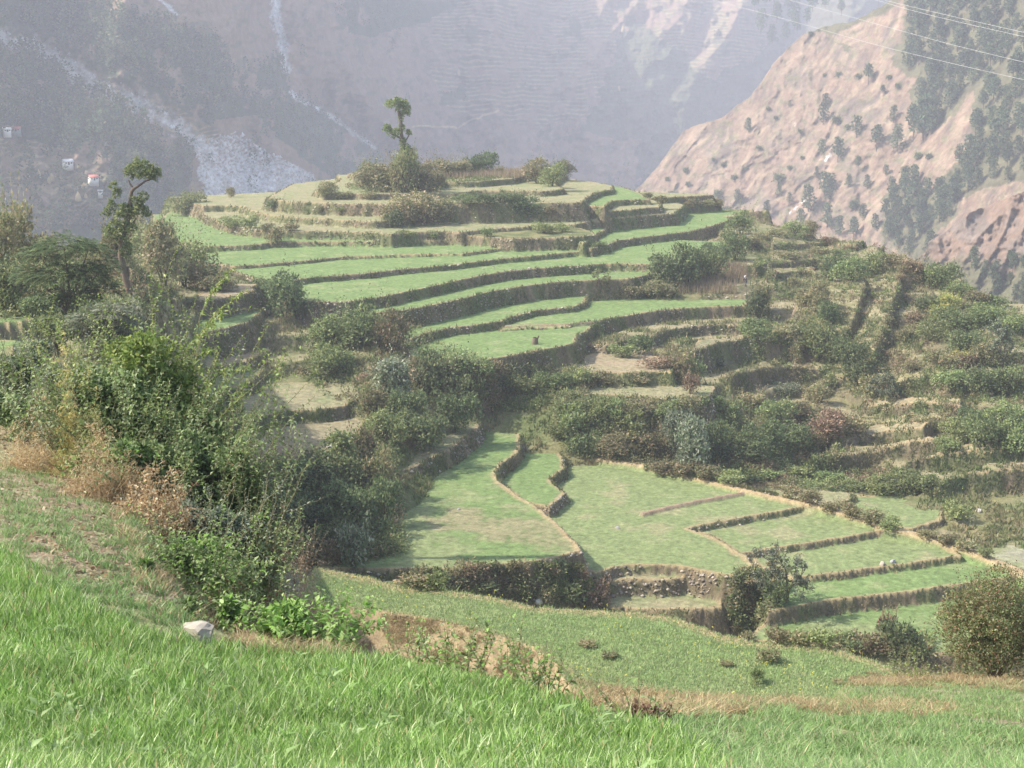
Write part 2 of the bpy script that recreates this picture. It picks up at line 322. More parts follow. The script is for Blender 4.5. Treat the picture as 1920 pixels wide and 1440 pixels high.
# --- right of the hill: small scrubby terraces
field(0, [(1450,468),(1500,467),(1547,463),(1603,469),(1620,460),(1450,452)], 'scrub', rel=0.9)
field(0, [(1415,511),(1475,504),(1490,500),(1530,498),(1560,501),(1550,488),(1420,494)], 'scrub', rel=1.0)
field(0, [(1437,527),(1475,520),(1513,516),(1530,521),(1520,509),(1440,514)], 'scrub', rel=0.8)
field(0, [(1490,590),(1540,640),(1590,640),(1606,600),(1613,573),(1624,540),(1600,536),(1560,550)], 'scrub', rel=1.3)
field(0, [(1600,660),(1640,680),(1655,640),(1677,575),(1690,535),(1745,526),(1700,524),(1660,560),(1625,620)], 'scrub', rel=1.5)
field(-31.4, [(1135,648),(1190,634),(1222,631),(1243,620),(1300,611),(1345,609),(1390,610),(1420,600)], 'dry', [(1420,204),(1200,196),(1100,180)])
field(-32.75, [(1220,655),(1237,649),(1267,640),(1317,636),(1380,637),(1410,630)], 'dry', [(1420,200),(1240,196)])
field(-32.5, [(975,698),(1033,692),(1073,697),(1133,699),(1190,700),(1233,697),(1260,700),(1250,680),(1210,655),(1195,645)], 'dryfield', [(1180,192),(1080,174),(960,170)], lipw=0.8)
field(0, [(1290,692),(1310,684),(1350,669),(1400,661),(1433,662),(1480,658),(1497,668),(1500,652),(1400,650),(1310,665)], 'pale', dry=0.6, rel=2.0)
field(0, [(1370,728),(1390,723),(1430,713),(1480,709),(1563,711),(1613,711),(1600,700),(1430,700)], 'scrub', rel=1.6)
field(-34.0, [(1050,755),(1065,750),(1100,742),(1110,738),(1180,742),(1250,746),(1325,744),(1340,735)], 'pale', [(1340,166),(1150,168),(1040,166)], dry=0.4)
field(0, [(1513,742),(1567,725),(1610,722),(1680,730),(1660,712),(1560,712)], 'scrub', rel=1.0)
field(0, [(1665,758),(1690,741),(1720,733),(1760,736),(1775,746),(1800,742),(1780,715),(1700,715)], 'scrub', rel=1.7)
field(0, [(1620,776),(1680,778),(1750,775),(1800,783),(1800,765),(1620,765)], 'dry', rel=1.2)
field(0, [(1500,795),(1600,803),(1700,806),(1790,800),(1780,788),(1520,783)], 'scrub', rel=1.0)
field(0, [(1560,860),(1600,843),(1660,829),(1728,824),(1740,812),(1640,815),(1560,835)], 'dry', rel=1.3)
field(0, [(1520,882),(1620,869),(1700,852),(1760,846),(1740,838),(1600,855)], 'dry', rel=1.2)
field(0, [(1700,887),(1760,874),(1850,867),(1930,864),(2100,872),(2100,855),(1800,855)], 'dry', rel=1.2)
field(0, [(1760,927),(1800,914),(1860,907),(1930,905),(2100,912),(2100,893),(1850,892)], 'dry', rel=1.3)
field(0, [(1770,846),(1830,838),(1930,834),(2100,842),(2100,822),(1820,824)], 'scrub', rel=1.2)
# --- left gully terraces
field(-24.0, [(370,563),(417,559),(460,551),(475,545)], 'dryfield', [(490,182),(380,182)])
field(-26.2, [(345,632),(360,628),(400,620),(433,613),(477,601),(490,585)], 'crop', [(500,176),(340,174)])
field(-29.4, [(350,690),(373,688),(417,685),(463,677),(500,660),(555,630),(570,615)], 'dryfield', [(580,170),(340,165)])
field(-30.6, [(320,742),(340,738),(400,731),(450,726),(480,715)], 'pale', [(500,160),(330,158)])
field(-31.7, [(440,792),(480,784),(517,776),(553,770),(600,768),(650,760),(690,735),(700,715)], 'pale', [(720,160),(450,155)], dry=0.3)
field(-33.0, [(430,870),(470,880),(520,887),(600,884),(650,872),(670,850),(680,800)], 'patch', [(690,146),(430,146)], dry=0.2)
field(0, [(-60,630),(0,628),(30,626),(62,623),(60,612),(0,614),(-60,614)], 'crop', rel=0.7)
field(0, [(-60,672),(20,669),(60,667),(105,665),(100,650),(-60,655)], 'crop', rel=0.5)
field(0, [(-60,585),(0,582),(30,580),(28,570),(-60,572)], 'dry', rel=0.7)
# --- valley floor
field(-35.9, [(715,900),(730,890),(773,878),(823,854),(850,838),(873,820),(888,813),(895,800)], 'pale', [(900,162),(720,156)], dry=0.3)
field(-37.6, [(905,795),(915,787),(945,781),(970,781),(993,773),(1033,769),(1057,763),(1070,755)], 'pale', [(1080,166),(900,170)])
field(-37.5, [(905,788),(955,795),(975,815),(977,838),(965,855),(942,870),(929,888),(934,905),(965,925),(1000,947),(1040,978),(1062,1000),(1083,1022),(1087,1035),(1040,1047),(990,1055),(940,1060),(875,1071),(830,1068),(740,1068),(680,1068),(600,1066)], 'crop2', [(560,124),(640,134),(720,150),(840,158)], lipw=0.7)
field(-38.6, [(960,800),(1005,785),(1022,793),(1013,810),(1027,822),(1047,830),(1055,855),(1060,880),(1042,889),(1030,898),(1040,911),(1062,925),(1030,950),(980,940),(930,900)], 'crop', [])
field(-39.6, [(1118,1078),(1160,1063),(1210,1059),(1277,1063),(1327,1073),(1377,1081),(1407,1074),(1413,1060),(1400,1043),(1373,1030),(1340,1008),(1313,999),(1290,992),(1340,982),(1400,970),(1460,960),(1515,950),(1400,926),(1300,900),(1200,876),(1120,866),(1060,862),(1000,850),(940,900),(980,1000),(1050,1050)], 'crop3', [], lipw=0.7)
field(-40.1, [(1385,1040),(1440,1030),(1520,1019),(1600,1006),(1658,996),(1580,965),(1500,940),(1300,960),(1280,990),(1340,1010)], 'crop3', [], lipw=0.6)
field(-40.6, [(1490,1085),(1560,1076),(1640,1066),(1720,1056),(1808,1044),(1760,1020),(1650,990),(1400,1020),(1420,1060)], 'crop3', [], lipw=0.6)
field(-41.1, [(1440,1148),(1493,1139),(1580,1124),(1680,1113),(1800,1097),(1850,1090),(1920,1080),(1820,1036),(1500,1060),(1440,1090)], 'crop', [], lipw=0.6)
field(-42.2, [(1400,1200),(1500,1205),(1650,1215),(1740,1225),(1930,1230),(2100,1200),(1960,1085),(1700,1090),(1480,1110)], 'crop2', [])
field(-40.35, [(1120,1090),(1150,1089),(1193,1086),(1240,1088),(1284,1084),(1300,1070),(1150,1068)], 'pale', [], dry=0.5)
field(-41.7, [(1135,1138),(1187,1141),(1243,1143),(1327,1141),(1352,1137),(1345,1120),(1300,1100),(1150,1095)], 'pale', [], dry=0.3)
field(-40.9, [(1405,905),(1440,925),(1500,940),(1570,950),(1602,930),(1562,908),(1500,900)], 'pale', [], dry=0.4)
field(-41.4, [(1540,940),(1600,970),(1690,990),(1712,992),(1764,974),(1768,955),(1745,940),(1690,928),(1600,930)], 'crop3', [])
field(-42.3, [(1680,990),(1760,1020),(1850,1050),(1930,1085),(2080,1100),(2080,965),(1930,962),(1800,965)], 'patch2', [])
# --- fields on the near side of the valley
field(-25.0, [(590,1066),(700,1086),(765,1106),(820,1106),(870,1113),(960,1129),(1010,1141),(1100,1147),(1200,1151),(1270,1161),(1350,1189),(1420,1207),(1560,1216),(1640,1241),(1700,1266),(1720,1340),(1500,1345),(1250,1345),(1110,1340),(1065,1290),(1040,1250),(1000,1218),(920,1193),(850,1173),(730,1151),(690,1148),(560,1135)], 'mustard', [], steep=0.9, lipw=0.8)

PAD = 3.2
WOB = 0.30 * perlin(GX / 1.1, GY / 1.1, 31) + 0.16 * perlin(GX / 0.35, GY / 0.35, 32) + 0.35 * perlin(GX / 4, GY / 4, 33)
for fi, f in enumerate(FIELDS):
    P = f['P']; n = len(P)
    # inside test per row
    inside = np.zeros((NR, NC), bool)
    r0 = np.searchsorted(rows, P[:, 1].min()); r1 = np.searchsorted(rows, P[:, 1].max())
    for r in range(r0, r1):
        y = rows[r]; xs = []
        for i in range(n):
            x1, y1 = P[i]; x2, y2 = P[(i + 1) % n]
            if (y1 > y) != (y2 > y):
                xs.append(x1 + (y - y1) * (x2 - x1) / (y2 - y1))
        xs.sort()
        for a, b in zip(xs[::2], xs[1::2]):
            c0 = np.searchsorted(cols, a / y); c1 = np.searchsorted(cols, b / y)
            inside[r, c0:c1] = True
    ymin, ymax = P[:, 1].min() - PAD, P[:, 1].max() + PAD
    R0, R1 = np.searchsorted(rows, ymin), np.searchsorted(rows, ymax)
    ss = P[:, 0] / P[:, 1]
    C0, C1 = np.searchsorted(cols, ss.min() - PAD / P[:, 1].min() - 0.01), np.searchsorted(cols, ss.max() + PAD / P[:, 1].min() + 0.01)
    dist = np.full((R1 - R0, C1 - C0), PAD, float)
    for i in range(n):
        ax, ay = P[i]; bx, by = P[(i + 1) % n]
        q0, q1 = np.searchsorted(rows, min(ay, by) - PAD), np.searchsorted(rows, max(ay, by) + PAD)
        smin = min((ax - PAD) / ay, (bx - PAD) / by); smax = max((ax + PAD) / ay, (bx + PAD) / by)
        k0, k1 = max(C0, np.searchsorted(cols, smin) - 2), min(C1, np.searchsorted(cols, smax) + 2)
        if q1 <= q0 or k1 <= k0: continue
        gx = GX[q0:q1, k0:k1] - ax; gy = GY[q0:q1, k0:k1] - ay
        ex, ey = bx - ax, by - ay
        t = np.clip((gx * ex + gy * ey) / (ex * ex + ey * ey + 1e-9), 0, 1)
        dd = np.hypot(gx - t * ex, gy - t * ey)
        sl = (slice(q0 - R0, q1 - R0), slice(k0 - C0, k1 - C0))
        dist[sl] = np.minimum(dist[sl], dd)
    G = (slice(R0, R1), slice(C0, C1))
    ins = inside[G]
    sd_ = np.where(ins, -dist, dist) + WOB[G] * (0.75 if f['steep'] > 2 else 0.5)
    lip = (sd_ < 0.0) & (ins | (dist < PAD - 0.02))
    near_ = dist < PAD - 0.02
    if f['rel']: f = dict(f, z=base_z(GS[G], GY[G]) + f['rel'])
    zin = f['z'] + 0.05 * nB[G] + 0.03 * nC[G] + 0.10 * np.exp(-(sd_ / 0.35) ** 2) * (f['lipw'] > 0.5)
    zout = f['z'] - np.maximum(sd_, 0) * f['steep'] + np.minimum(sd_, 1) * 0.35 * nB[G]
    zf = np.where(lip, zin, zout)
    zc = Z[G]
    take = (zf > zc) & (lip | near_)
    Z[G] = np.where(take, zf, zc)
    own = OWN[G]; own[take & lip] = fi; own[take & ~lip] = -2 - fi
    i_ = INS[G]; i_[take] = -sd_[take]
RIS = (OWN <= -2).astype(float)

# --- colours of the covers
def cover_col(name, gx, gy, na, nb, nc, ins, dry):
    if name == 'crop':   c = mixc(C_CROP, C_PALE, sstep(0.1, 0.6, nb + 0.4 * na) * 0.6)
    elif name == 'crop2':
        c = mixc(C_CROP, C_PALE, sstep(-0.1, 0.5, nb + na) * 0.7); t_ = np.clip(((gx + 3.9) * 8.5 + (gy - 123.5) * -5.5) / (8.5 ** 2 + 5.5 ** 2), 0, 1)
        c = mixc(c, C_EARTH * 1.15, sstep(4.2, 2.0, np.hypot(gx + 3.9 - 8.5 * t_, (gy - 123.5 + 5.5 * t_) * 0.8) - 3.5 * nb) * 0.5 * sstep(-0.5, 0.0, nc + 0.1))
    elif name == 'crop3': c = mixc(C_CROP * 0.5 + C_PALE * 0.5, C_DRY, sstep(0.05, 0.6, nb + 0.6 * na) * 0.55)
    elif name == 'pale': c = mixc(C_PALE, C_DRY, sstep(-0.4, 0.5, nb + na) * 0.8)
    elif name == 'dry':  c = mixc(C_DRY, C_OLIVE, sstep(-0.1, 0.5, nb - na) * 0.6)
    elif name == 'dryfield': c = mixc(C_DRY * 1.05, C_EARTH * 1.2, sstep(-0.3, 0.4, nb) * 0.6)
    elif name == 'patch':
        c = mixc(C_DRY * 0.95, C_EARTH, sstep(-0.1, 0.2, nb * 0.4 + (126.5 + 6 - gy) * 0.2)); c = mixc(c, C_CROP * 1.1, sstep(127.5, 126, gy + nb))
    elif name == 'patch2': c = mixc(C_PALE, C_GREY, sstep(0.05, 0.3, na * 0.6 + 0.2 * nb) * 0.8); c = mixc(c, C_EARTH * 1.2, sstep(0.0, 0.3, -na + 0.3 * nb) * 0.6)
    elif name == 'scrub': c = mixc(C_OLIVE, C_DRY, sstep(-0.3, 0.4, nb) * 0.9)
    elif name == 'weed': c = mixc(C_WEED, C_OLIVE, sstep(-0.3, 0.4, nb))
    elif name == 'mustard': c = mixc(C_CROP, C_PALE, sstep(-0.1, 0.6, nb + na) * 0.6)
    else: c = mixc(C_PALE, C_CROP, sstep(-0.4, 0.3, nb + na) * 0.7)
    if dry: c = mixc(c, C_DRY, dry * sstep(-0.4, 0.2, nb - na))
    c = c * (1 + 0.32 * nc + 0.14 * nb)[..., None]
    return c
for fi, f in enumerate(FIELDS):
    m = OWN == fi
    if m.any():
        c = cover_col(f['cover'], GX[m], GY[m], nA[m], nB[m], nC[m], INS[m], f['dry'])
        e = 1 - sstep(f['lipw'] * 0.35, f['lipw'] * 1.1, INS[m] + 0.25 * nB[m] + 0.15 * nC[m])
        c = mixc(c, C_STRAW * 0.9, e * (0.85 if f['cover'] != 'scrub' else 0.4))
        COL[m] = c
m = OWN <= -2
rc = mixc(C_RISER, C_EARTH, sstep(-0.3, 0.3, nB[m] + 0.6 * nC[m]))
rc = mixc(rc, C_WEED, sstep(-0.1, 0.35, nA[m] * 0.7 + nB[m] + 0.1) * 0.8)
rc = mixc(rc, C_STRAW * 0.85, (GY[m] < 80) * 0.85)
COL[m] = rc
# straw-coloured banks on the near slope (dry grass along its lower rim)
s_img = GS
band = np.exp(-((GY - 19.5 - 1.2 * nA) / 1.3) ** 2) * sstep(0.03, 0.08, s_img) * (GY < 30)
band += np.exp(-((GY - 33.5 - 1.2 * nA) / 1.8) ** 2) * sstep(0.22, 0.27, s_img) * (GY < 40)
band += (sstep(26, 31, GY) * (1 - sstep(36, 38, GY))) * sstep(-0.18, -0.24, s_img) * 0.7
band += (sstep(15.5, 18, GY) * (1 - sstep(58, 62, GY))) * sstep(-0.2, -0.13, s_img) * (1 - sstep(0.04, 0.1, s_img)) * 0.55
COL = mixc(COL, C_STRAW * 0.95, np.clip(band * (0.75 + 0.5 * nB), 0, 1))

# path along the top wall of the valley fields, and the low bunds between fields
def ridge(pts, w, h, col, slope=1.2):
    global Z
    P = np.array([(float(sx(x, y)) * z / float(rat(y)), z / float(rat(y)), z) for x, y, z in pts])
    for i in range(len(P) - 1):
        ax, ay, az = P[i]; bx, by, bz = P[i + 1]; pad = w + 1.5
        q0, q1 = np.searchsorted(rows, min(ay, by) - pad), np.searchsorted(rows, max(ay, by) + pad)
        k0 = np.searchsorted(cols, min((ax - pad) / ay, (bx - pad) / by)) - 2; k1 = np.searchsorted(cols, max((ax + pad) / ay, (bx + pad) / by)) + 2
        sl = (slice(q0, q1), slice(k0, k1))
        gx = GX[sl] - ax; gy = GY[sl] - ay; ex, ey = bx - ax, by - ay
        t = np.clip((gx * ex + gy * ey) / (ex * ex + ey * ey), 0, 1)
        d = np.hypot(gx - t * ex, gy - t * ey) + 0.3 * WOB[sl]
        zz = az + (bz - az) * t + h - np.maximum(0, d - w / 2) * slope + 0.05 * nC[sl]
        tk = (zz > Z[sl])
        Z[sl] = np.where(tk, zz, Z[sl])
        cm = sstep(w / 2 + 0.35, w / 2, d) * tk
        COL[sl] = mixc(COL[sl], np.array(col), cm)
ridge([(1060,862,-39.5),(1120,866,-39.5),(1200,877,-39.5),(1300,900,-39.6),(1400,926,-39.6),(1515,950,-39.7),(1660,993,-40.1),(1800,1033,-40.7),(1860,1058,-41.0),(1930,1087,-41.1),(2050,1130,-41.2)], 1.0, 0.45, C_STRAW * 1.05)
ridge([(1205,967,-39.6),(1260,953,-39.6),(1310,943,-39.6),(1400,927,-39.6)], 0.4, 0.3, C_EARTH * 1.2, 1.5)
ridge([(950,614,-29.8),(1000,613,-29.8),(1060,611,-29.8),(1115,606,-29.8)], 0.3, 0.3, C_EARTH * 1.2, 1.5)

verts = np.stack([GX, GY, Z], -1).reshape(-1, 3)
quads = grid_quads(NR, NC)
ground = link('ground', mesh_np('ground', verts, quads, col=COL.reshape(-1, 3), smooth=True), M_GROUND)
ground['kind'] = 'structure'

def gz(X, Y):                                   # height of the ground at X, Y
    X = np.asarray(X, float); Y = np.asarray(Y, float); s = X / Y
    r = np.clip(np.searchsorted(rows, Y) - 1, 0, NR - 2); c = np.clip(np.searchsorted(cols, s) - 1, 0, NC - 2)
    v = np.clip((Y - rows[r]) / (rows[r + 1] - rows[r]), 0, 1); u = np.clip((s - cols[c]) / (cols[c + 1] - cols[c]), 0, 1)
    return (Z[r, c] * (1 - u) + Z[r, c + 1] * u) * (1 - v) + (Z[r + 1, c] * (1 - u) + Z[r + 1, c + 1] * u) * v
def hit(x, y, d0=5.0, d1=325.0):                # ground point seen at image point x, y
    k0, k1 = np.searchsorted(rows, d0), np.searchsorted(rows, d1)
    Y = rows[k0:k1]; s = float(sx(x, y))
    zz = gz(s * Y, Y); ray = Y * float(rat(y))
    k = np.nonzero(ray <= zz)[0]
    Yh = Y[k[0]] if len(k) else d1
    return Vector((s * Yh, Yh, float(gz(s * Yh, Yh))))

_el = np.maximum.accumulate(Z / GY, axis=0)
def hits(xa, ya, dmin=0):
    xa = np.asarray(xa, float); ya = np.asarray(ya, float)
    s = sx(xa, ya); c = np.clip(np.searchsorted(cols, s), 1, NC - 1); rr = rat(ya)
    Yo = np.empty(len(xa)); order = np.argsort(c); cs = c[order]; b = np.flatnonzero(np.diff(cs)) + 1
    for g in np.split(order, b):
        k = np.searchsorted(_el[:, c[g[0]]], rr[g]); k = np.clip(k, 1, NR - 1)
        col = _el[:, c[g[0]]]; e0, e1 = col[k - 1], col[k]
        t = np.clip((rr[g] - e0) / np.maximum(e1 - e0, 1e-9), 0, 1)
        Yo[g] = rows[k - 1] * (1 - t) + rows[k] * t
    X = s * Yo
    return X, Yo, gz(X, Yo)
# ------------------------------------------------------------------ far mountains across the valley
def pline(px, py, pts):                        # distance in image rows/columns from a traced line (used only to find where on the mountain a feature lies)
    d = np.full(px.shape, 1e9)
    for (x1, y1), (x2, y2) in zip(pts[:-1], pts[1:]):
        t = np.clip(((px - x1) * (x2 - x1) + (py - y1) * (y2 - y1)) / ((x2 - x1) ** 2 + (y2 - y1) ** 2), 0, 1)
        d = np.minimum(d, np.hypot(px - x1 - t * (x2 - x1), py - y1 - t * (y2 - y1)))
    return d
def inpoly(px, py, pts):
    c = np.zeros(np.shape(px), bool); n = len(pts)
    for i in range(n):
        x1, y1 = pts[i]; x2, y2 = pts[(i + 1) % n]
        if y1 == y2: continue
        c ^= ((y1 > py) != (y2 > py)) & (px < (x2 - x1) * (py - y1) / (y2 - y1) + x1)
    return c
def face_D(px, py, xs, d0s, k=0.72):
    D0 = np.interp(px, xs, d0s)
    return D0 * (k - rat(420)) / (k - rat(py))
MX = [-900, 0, 200, 400, 550, 700, 850, 1100, 1500, 2800]
MD = [680, 760, 810, 930, 1120, 1420, 1680, 1850, 1950, 1800]
def mount_D(px, py):
    D = face_D(px, py, MX, MD)
    rr = np.clip((D - 700) / 900, 0, 1)
    wx = px + 60 * fbm(px / 300, py / 300, 2, 51)
    n = 1 - np.abs(perlin(wx / 230 + py / 900, py / 700, 52)) * 2
    n2 = 1 - np.abs(perlin(wx / 75 + py / 260, py / 300, 53)) * 2
    D = D * (1 - 0.07 * n - 0.018 * n2 - 0.012 * fbm(px / 30, py / 30, 3, 54))
    D = D * (1 + 0.02 * np.exp(-(pline(px, py, [(40, 70), (200, 180), (330, 235), (470, 300)]) / 40) ** 2))
    D = D * (1 + 0.06 * np.exp(-(pline(px, py, [(525, -60), (512, 40), (530, 100), (545, 170), (600, 205), (700, 280), (790, 330)]) / 45) ** 2))
    return D
def to3(px, py, D):
    return np.stack([sx(px, py) * D, D, rat(py) * D], -1)
xs_ = np.arange(-900, 2801, 2.6); ys_ = np.concatenate([np.arange(-420, -30, 8.0), np.arange(-30, 500, 1.7), np.arange(500, 640, 8.0)])
PX, PY = np.meshgrid(xs_, ys_)
DD = mount_D(PX, PY); V3 = to3(PX, PY, DD)
C_FOREST = np.array((0.05, 0.075, 0.04)); C_BROWN = np.array((0.25, 0.17, 0.125)); C_RED = np.array((0.32, 0.21, 0.15))
C_ROCK = np.array((0.62, 0.62, 0.60)); C_BUSHY = np.array((0.10, 0.10, 0.055))
fA = fbm(PX / 70, PY / 70, 4, 61); fB = fbm(PX / 18, PY / 18, 4, 62); fC = fbm(PX / 5, PY / 5, 3, 63)
LEFT_WOOD = [(-900,-420),(150,-420),(150,0),(240,30),(330,55),(400,80),(440,115),(530,130),(545,175),(600,205),(650,235),(700,275),(760,340),(760,640),(-900,640)]
def wood_mask(px, py):                         # how wooded the mountain is, 0..1
    a = fbm(px / 70, py / 70, 4, 61); b = fbm(px / 18, py / 18, 4, 62)
    m = inpoly(px + 18 * b, py + 18 * a, LEFT_WOOD).astype(float) * sstep(-0.3, 0.0, a + 0.7 * b + 0.12)
    dsl = pline(px, py, [(-10,75),(60,85),(110,115),(190,165),(260,190),(330,235),(400,290)])
    m *= sstep(12, 34, dsl + 14 * b)
    m *= 1 - inpoly(px, py, [(190,165),(330,200),(420,250),(420,290),(330,250),(225,215)]).astype(float)
    m *= 1 - inpoly(px + 10 * b, py, [(400,225),(480,215),(560,290),(620,330),(620,420),(350,420),(360,300)]).astype(float) * 0.95
    m *= 1 - inpoly(px, py + 10 * b, [(-300,250),(60,262),(130,285),(200,330),(215,420),(-300,430)]).astype(float) * 0.93
    m2 = inpoly(px + 14 * b, py + 14 * a, [(645,-60),(700,-60),(860,-60),(860,15),(770,50),(700,70),(650,60)]).astype(float) * sstep(-0.1, 0.1, a + 0.3)
    m3 = inpoly(px + 20 * b, py + 20 * a, [(1180,20),(1330,150),(1440,90),(1500,-60),(1900,-200),(2400,-200),(2000,300),(1200,360),(1190,260),(1090,250),(1120,190)]).astype(float) * 0.75
    m4 = sstep(0.32, 0.55, a + 0.35 * b) * 0.8
    return np.clip(np.maximum.reduce([m, m2, m3, m4 * (dsl > 40) * (px > 560)]), 0, 1)
WM = wood_mask(PX, PY)
C3 = mixc(C_BROWN, C_RED, sstep(0.0, 0.5, fA + 0.4 * fB) * 0.7)
C3 = mixc(C3, C_BUSHY, sstep(0.05, 0.45, fB - 0.3 * fA) * 0.6)
TER = np.maximum(inpoly(PX + 20 * fA, PY + 20 * fB, [(750,-60),(1500,-60),(1420,120),(1290,200),(1120,215),(1000,240),(860,215),(800,130)]), inpoly(PX, PY, [(-300,235),(120,270),(215,330),(330,400),(340,440),(-300,440)])).astype(float)
TER = np.maximum(TER, inpoly(PX, PY, [(190,165),(330,200),(420,250),(420,290),(330,250),(225,215)]).astype(float))
step = np.where(PX < 500, 3.4, 5.5)
zz = V3[..., 2] + (1.4 * fbm(PX / 110, PY / 110, 3, 64) + 0.25 * fB) * 6
ph = (zz / step) % 1.0
tl = sstep(0.5, 0.62, ph) * (1 - sstep(0.85, 1.0, ph))
C3 = mixc(C3, mixc(C_BUSHY * 1.3, C_STRAW * 1.05, tl), TER * 0.75 * sstep(-0.35, 0.25, fB + fA + 0.1))
C3 = mixc(C3, C_FOREST, WM * 0.95)
dsl = pline(PX, PY, [(-10,70),(60,85),(110,115),(190,165),(260,190),(330,235),(400,290)])
rock = sstep(20, 4, dsl + 22 * fB) * 0.75
fan = inpoly(PX + 16 * fB, PY + 12 * fB, [(365,262),(440,245),(500,285),(585,325),(600,380),(400,400),(372,320)]).astype(float)
rock = np.maximum(rock, fan * sstep(-0.35, 0.25, fC + 0.3 + (PY - 330) / 160))
st1 = pline(PX + 7 * fC, PY, [(528,-60),(515,40),(528,70),(532,100),(536,128)]); rock = np.maximum(rock, sstep(11, 4, st1 + 9 * fB))
st2 = pline(PX, PY, [(543,172),(575,195),(600,205),(640,232),(700,275)]); rock = np.maximum(rock, sstep(6, 2, st2 + 6 * fB))
rock = np.maximum(rock, sstep(5, 1.5, pline(PX, PY, [(300,0),(318,14),(332,28)]) + 3 * fB))
C3 = mixc(C3, C_ROCK * (0.85 + 0.5 * np.clip(fC, -0.6, 0.6))[..., None], rock)
pth = pline(PX, PY + 3 * fB, [(775,237),(860,238),(885,225),(915,214),(935,207)]); C3 = mixc(C3, C_STRAW * 1.3, sstep(2.6, 1.2, pth))
mountain = link('mountain', mesh_np('mountain', V3.reshape(-1, 3), grid_quads(len(ys_), len(xs_))[:, ::-1], col=C3.reshape(-1, 3), smooth=True), M_FAR)
mountain['kind'] = 'structure'

# the nearer spur on the right, with its crest against the mountain
CREST = [(1150,385),(1205,346),(1240,303),(1282,246),(1300,236),(1340,226),(1375,205),(1405,182),(1430,150),(1450,120),(1475,92),(1510,62),(1545,50),(1600,40),(1660,8),(1720,-30),(1900,-150),(2300,-330),(2800,-420)]
def crest_y(px): return np.interp(px, [c[0] for c in CREST], [c[1] for c in CREST])
SX_ = [1150, 1205, 1400, 1540, 1700, 1920, 2300, 2800]; SD_ = [990, 960, 900, 860, 790, 690, 560, 480]
def spur_D(px, py):
    D = face_D(px, py, SX_, SD_, 0.78)
    # gullies running down to the lower left
    u = (px * 0.83 + py * 0.56); v = (-px * 0.56 + py * 0.83)
    wu = u + 75 * fbm(px / 150, py / 150, 3, 71)
    n = 1 - np.abs(perlin(wu / 95, v / 600, 72)) * 2.2
    n2 = 1 - np.abs(perlin(wu / 34, v / 200, 73)) * 2.2
    return D * (1 - 0.011 * n - 0.002 * n2 - 0.002 * fbm(px / 45, py / 45, 3, 76) - 0.003 * fbm(px / 16, py / 16, 4, 74))
xs2 = np.arange(1150, 2801, 1.9)
nq = 330
q = np.linspace(0, 1, nq) ** 1.0
PX2 = np.repeat(xs2[None, :], nq, 0); cy = crest_y(xs2) + 5 * fbm(xs2 / 24, xs2 * 0, 4, 75)
PY2 = cy[None, :] + q[:, None] * (660 - cy[None, :])
D2 = spur_D(PX2, PY2)
V2 = to3(PX2, PY2, D2)
back = []
for kk in (6, 3, 1.5, 0.5):
    b = V2[0].copy(); b[:, 1] += 22 * kk; b[:, 0] += 8 * kk; b[:, 2] -= (14 * kk) + 0.5 * (kk - 0.5) ** 2; back.append(b)
V2f = np.concatenate([np.array(back), V2], 0)
gA = fbm(PX2 / 60, PY2 / 60, 4, 81); gB = fbm(PX2 / 14, PY2 / 14, 4, 82); gC = fbm(PX2 / 4, PY2 / 4, 3, 83)
C_PINK = np.array((0.225, 0.155, 0.115)); C_SAND = np.array((0.255, 0.19, 0.135)); C_SCREE = np.array((0.165, 0.13, 0.108))
Cs = mixc(C_PINK, C_SAND, sstep(-0.2, 0.35, gB + gA * 0.5))
Cs = mixc(Cs, C_SCREE, sstep(0.1, 0.4, gA - 0.5 * gB) * 0.8)
Cs = mixc(Cs, C_BUSHY * 1.3, sstep(0.12, 0.42, gB + 0.5 * gC + 0.3 * gA) * 0.7)
_u = (PX2 * 0.83 + PY2 * 0.56) + 30 * fbm(PX2 / 90, PY2 / 90, 2, 77); _v = (-PX2 * 0.56 + PY2 * 0.83)
sk_ = fbm(_u / 9, _v / 70, 4, 78)
Cs = mixc(Cs, C_SAND * 1.25, sstep(0.05, 0.45, sk_) * 0.7); Cs = mixc(Cs, C_SCREE * 0.75, sstep(0.1, 0.5, -sk_) * 0.7)
for pts, w in (([(1548,300),(1556,290)], 7), ([(1490,232),(1489,240)], 4), ([(1480,400),(1510,375)], 5), ([(1637,290),(1645,282)], 4)):
    Cs = mixc(Cs, C_ROCK * 1.05, sstep(w, w * 0.2, pline(PX2, PY2, pts) + 9 * np.abs(gB) + 5 * np.abs(gC)) * 0.8)
WOODS = [[(1700,0),(1690,60),(1670,120),(1720,150),(1700,170),(1730,230),(1760,240),(1790,210),(1820,170),(1830,185),(1815,270),(1770,340),(1745,380),(1800,370),(1850,350),(1920,340),(2800,300),(2800,-420),(1720,-60)],
         [(1660,360),(1750,365),(1800,380),(1790,410),(1745,440),(1740,500),(1690,480),(1650,440)],
         [(1380,-20),(1500,-60),(1700,-60),(1690,0),(1640,30),(1600,45),(1545,75),(1600,90),(1590,105),(1545,60),(1500,60)]]
SWM = np.zeros(PX2.shape)
for w_ in WOODS: SWM = np.maximum(SWM, inpoly(PX2 + 12 * gB, PY2 + 12 * gA, w_))
Cs = mixc(Cs, C_BUSHY, SWM * 0.85)
Cs = np.concatenate([np.repeat(Cs[:1], 4, 0), Cs], 0)
spur = link('rocky_spur', mesh_np('rocky_spur', V2f.reshape(-1, 3), grid_quads(nq + 4, len(xs2))[:, ::-1], col=Cs.reshape(-1, 3), smooth=True), M_FAR)
spur['kind'] = 'structure'
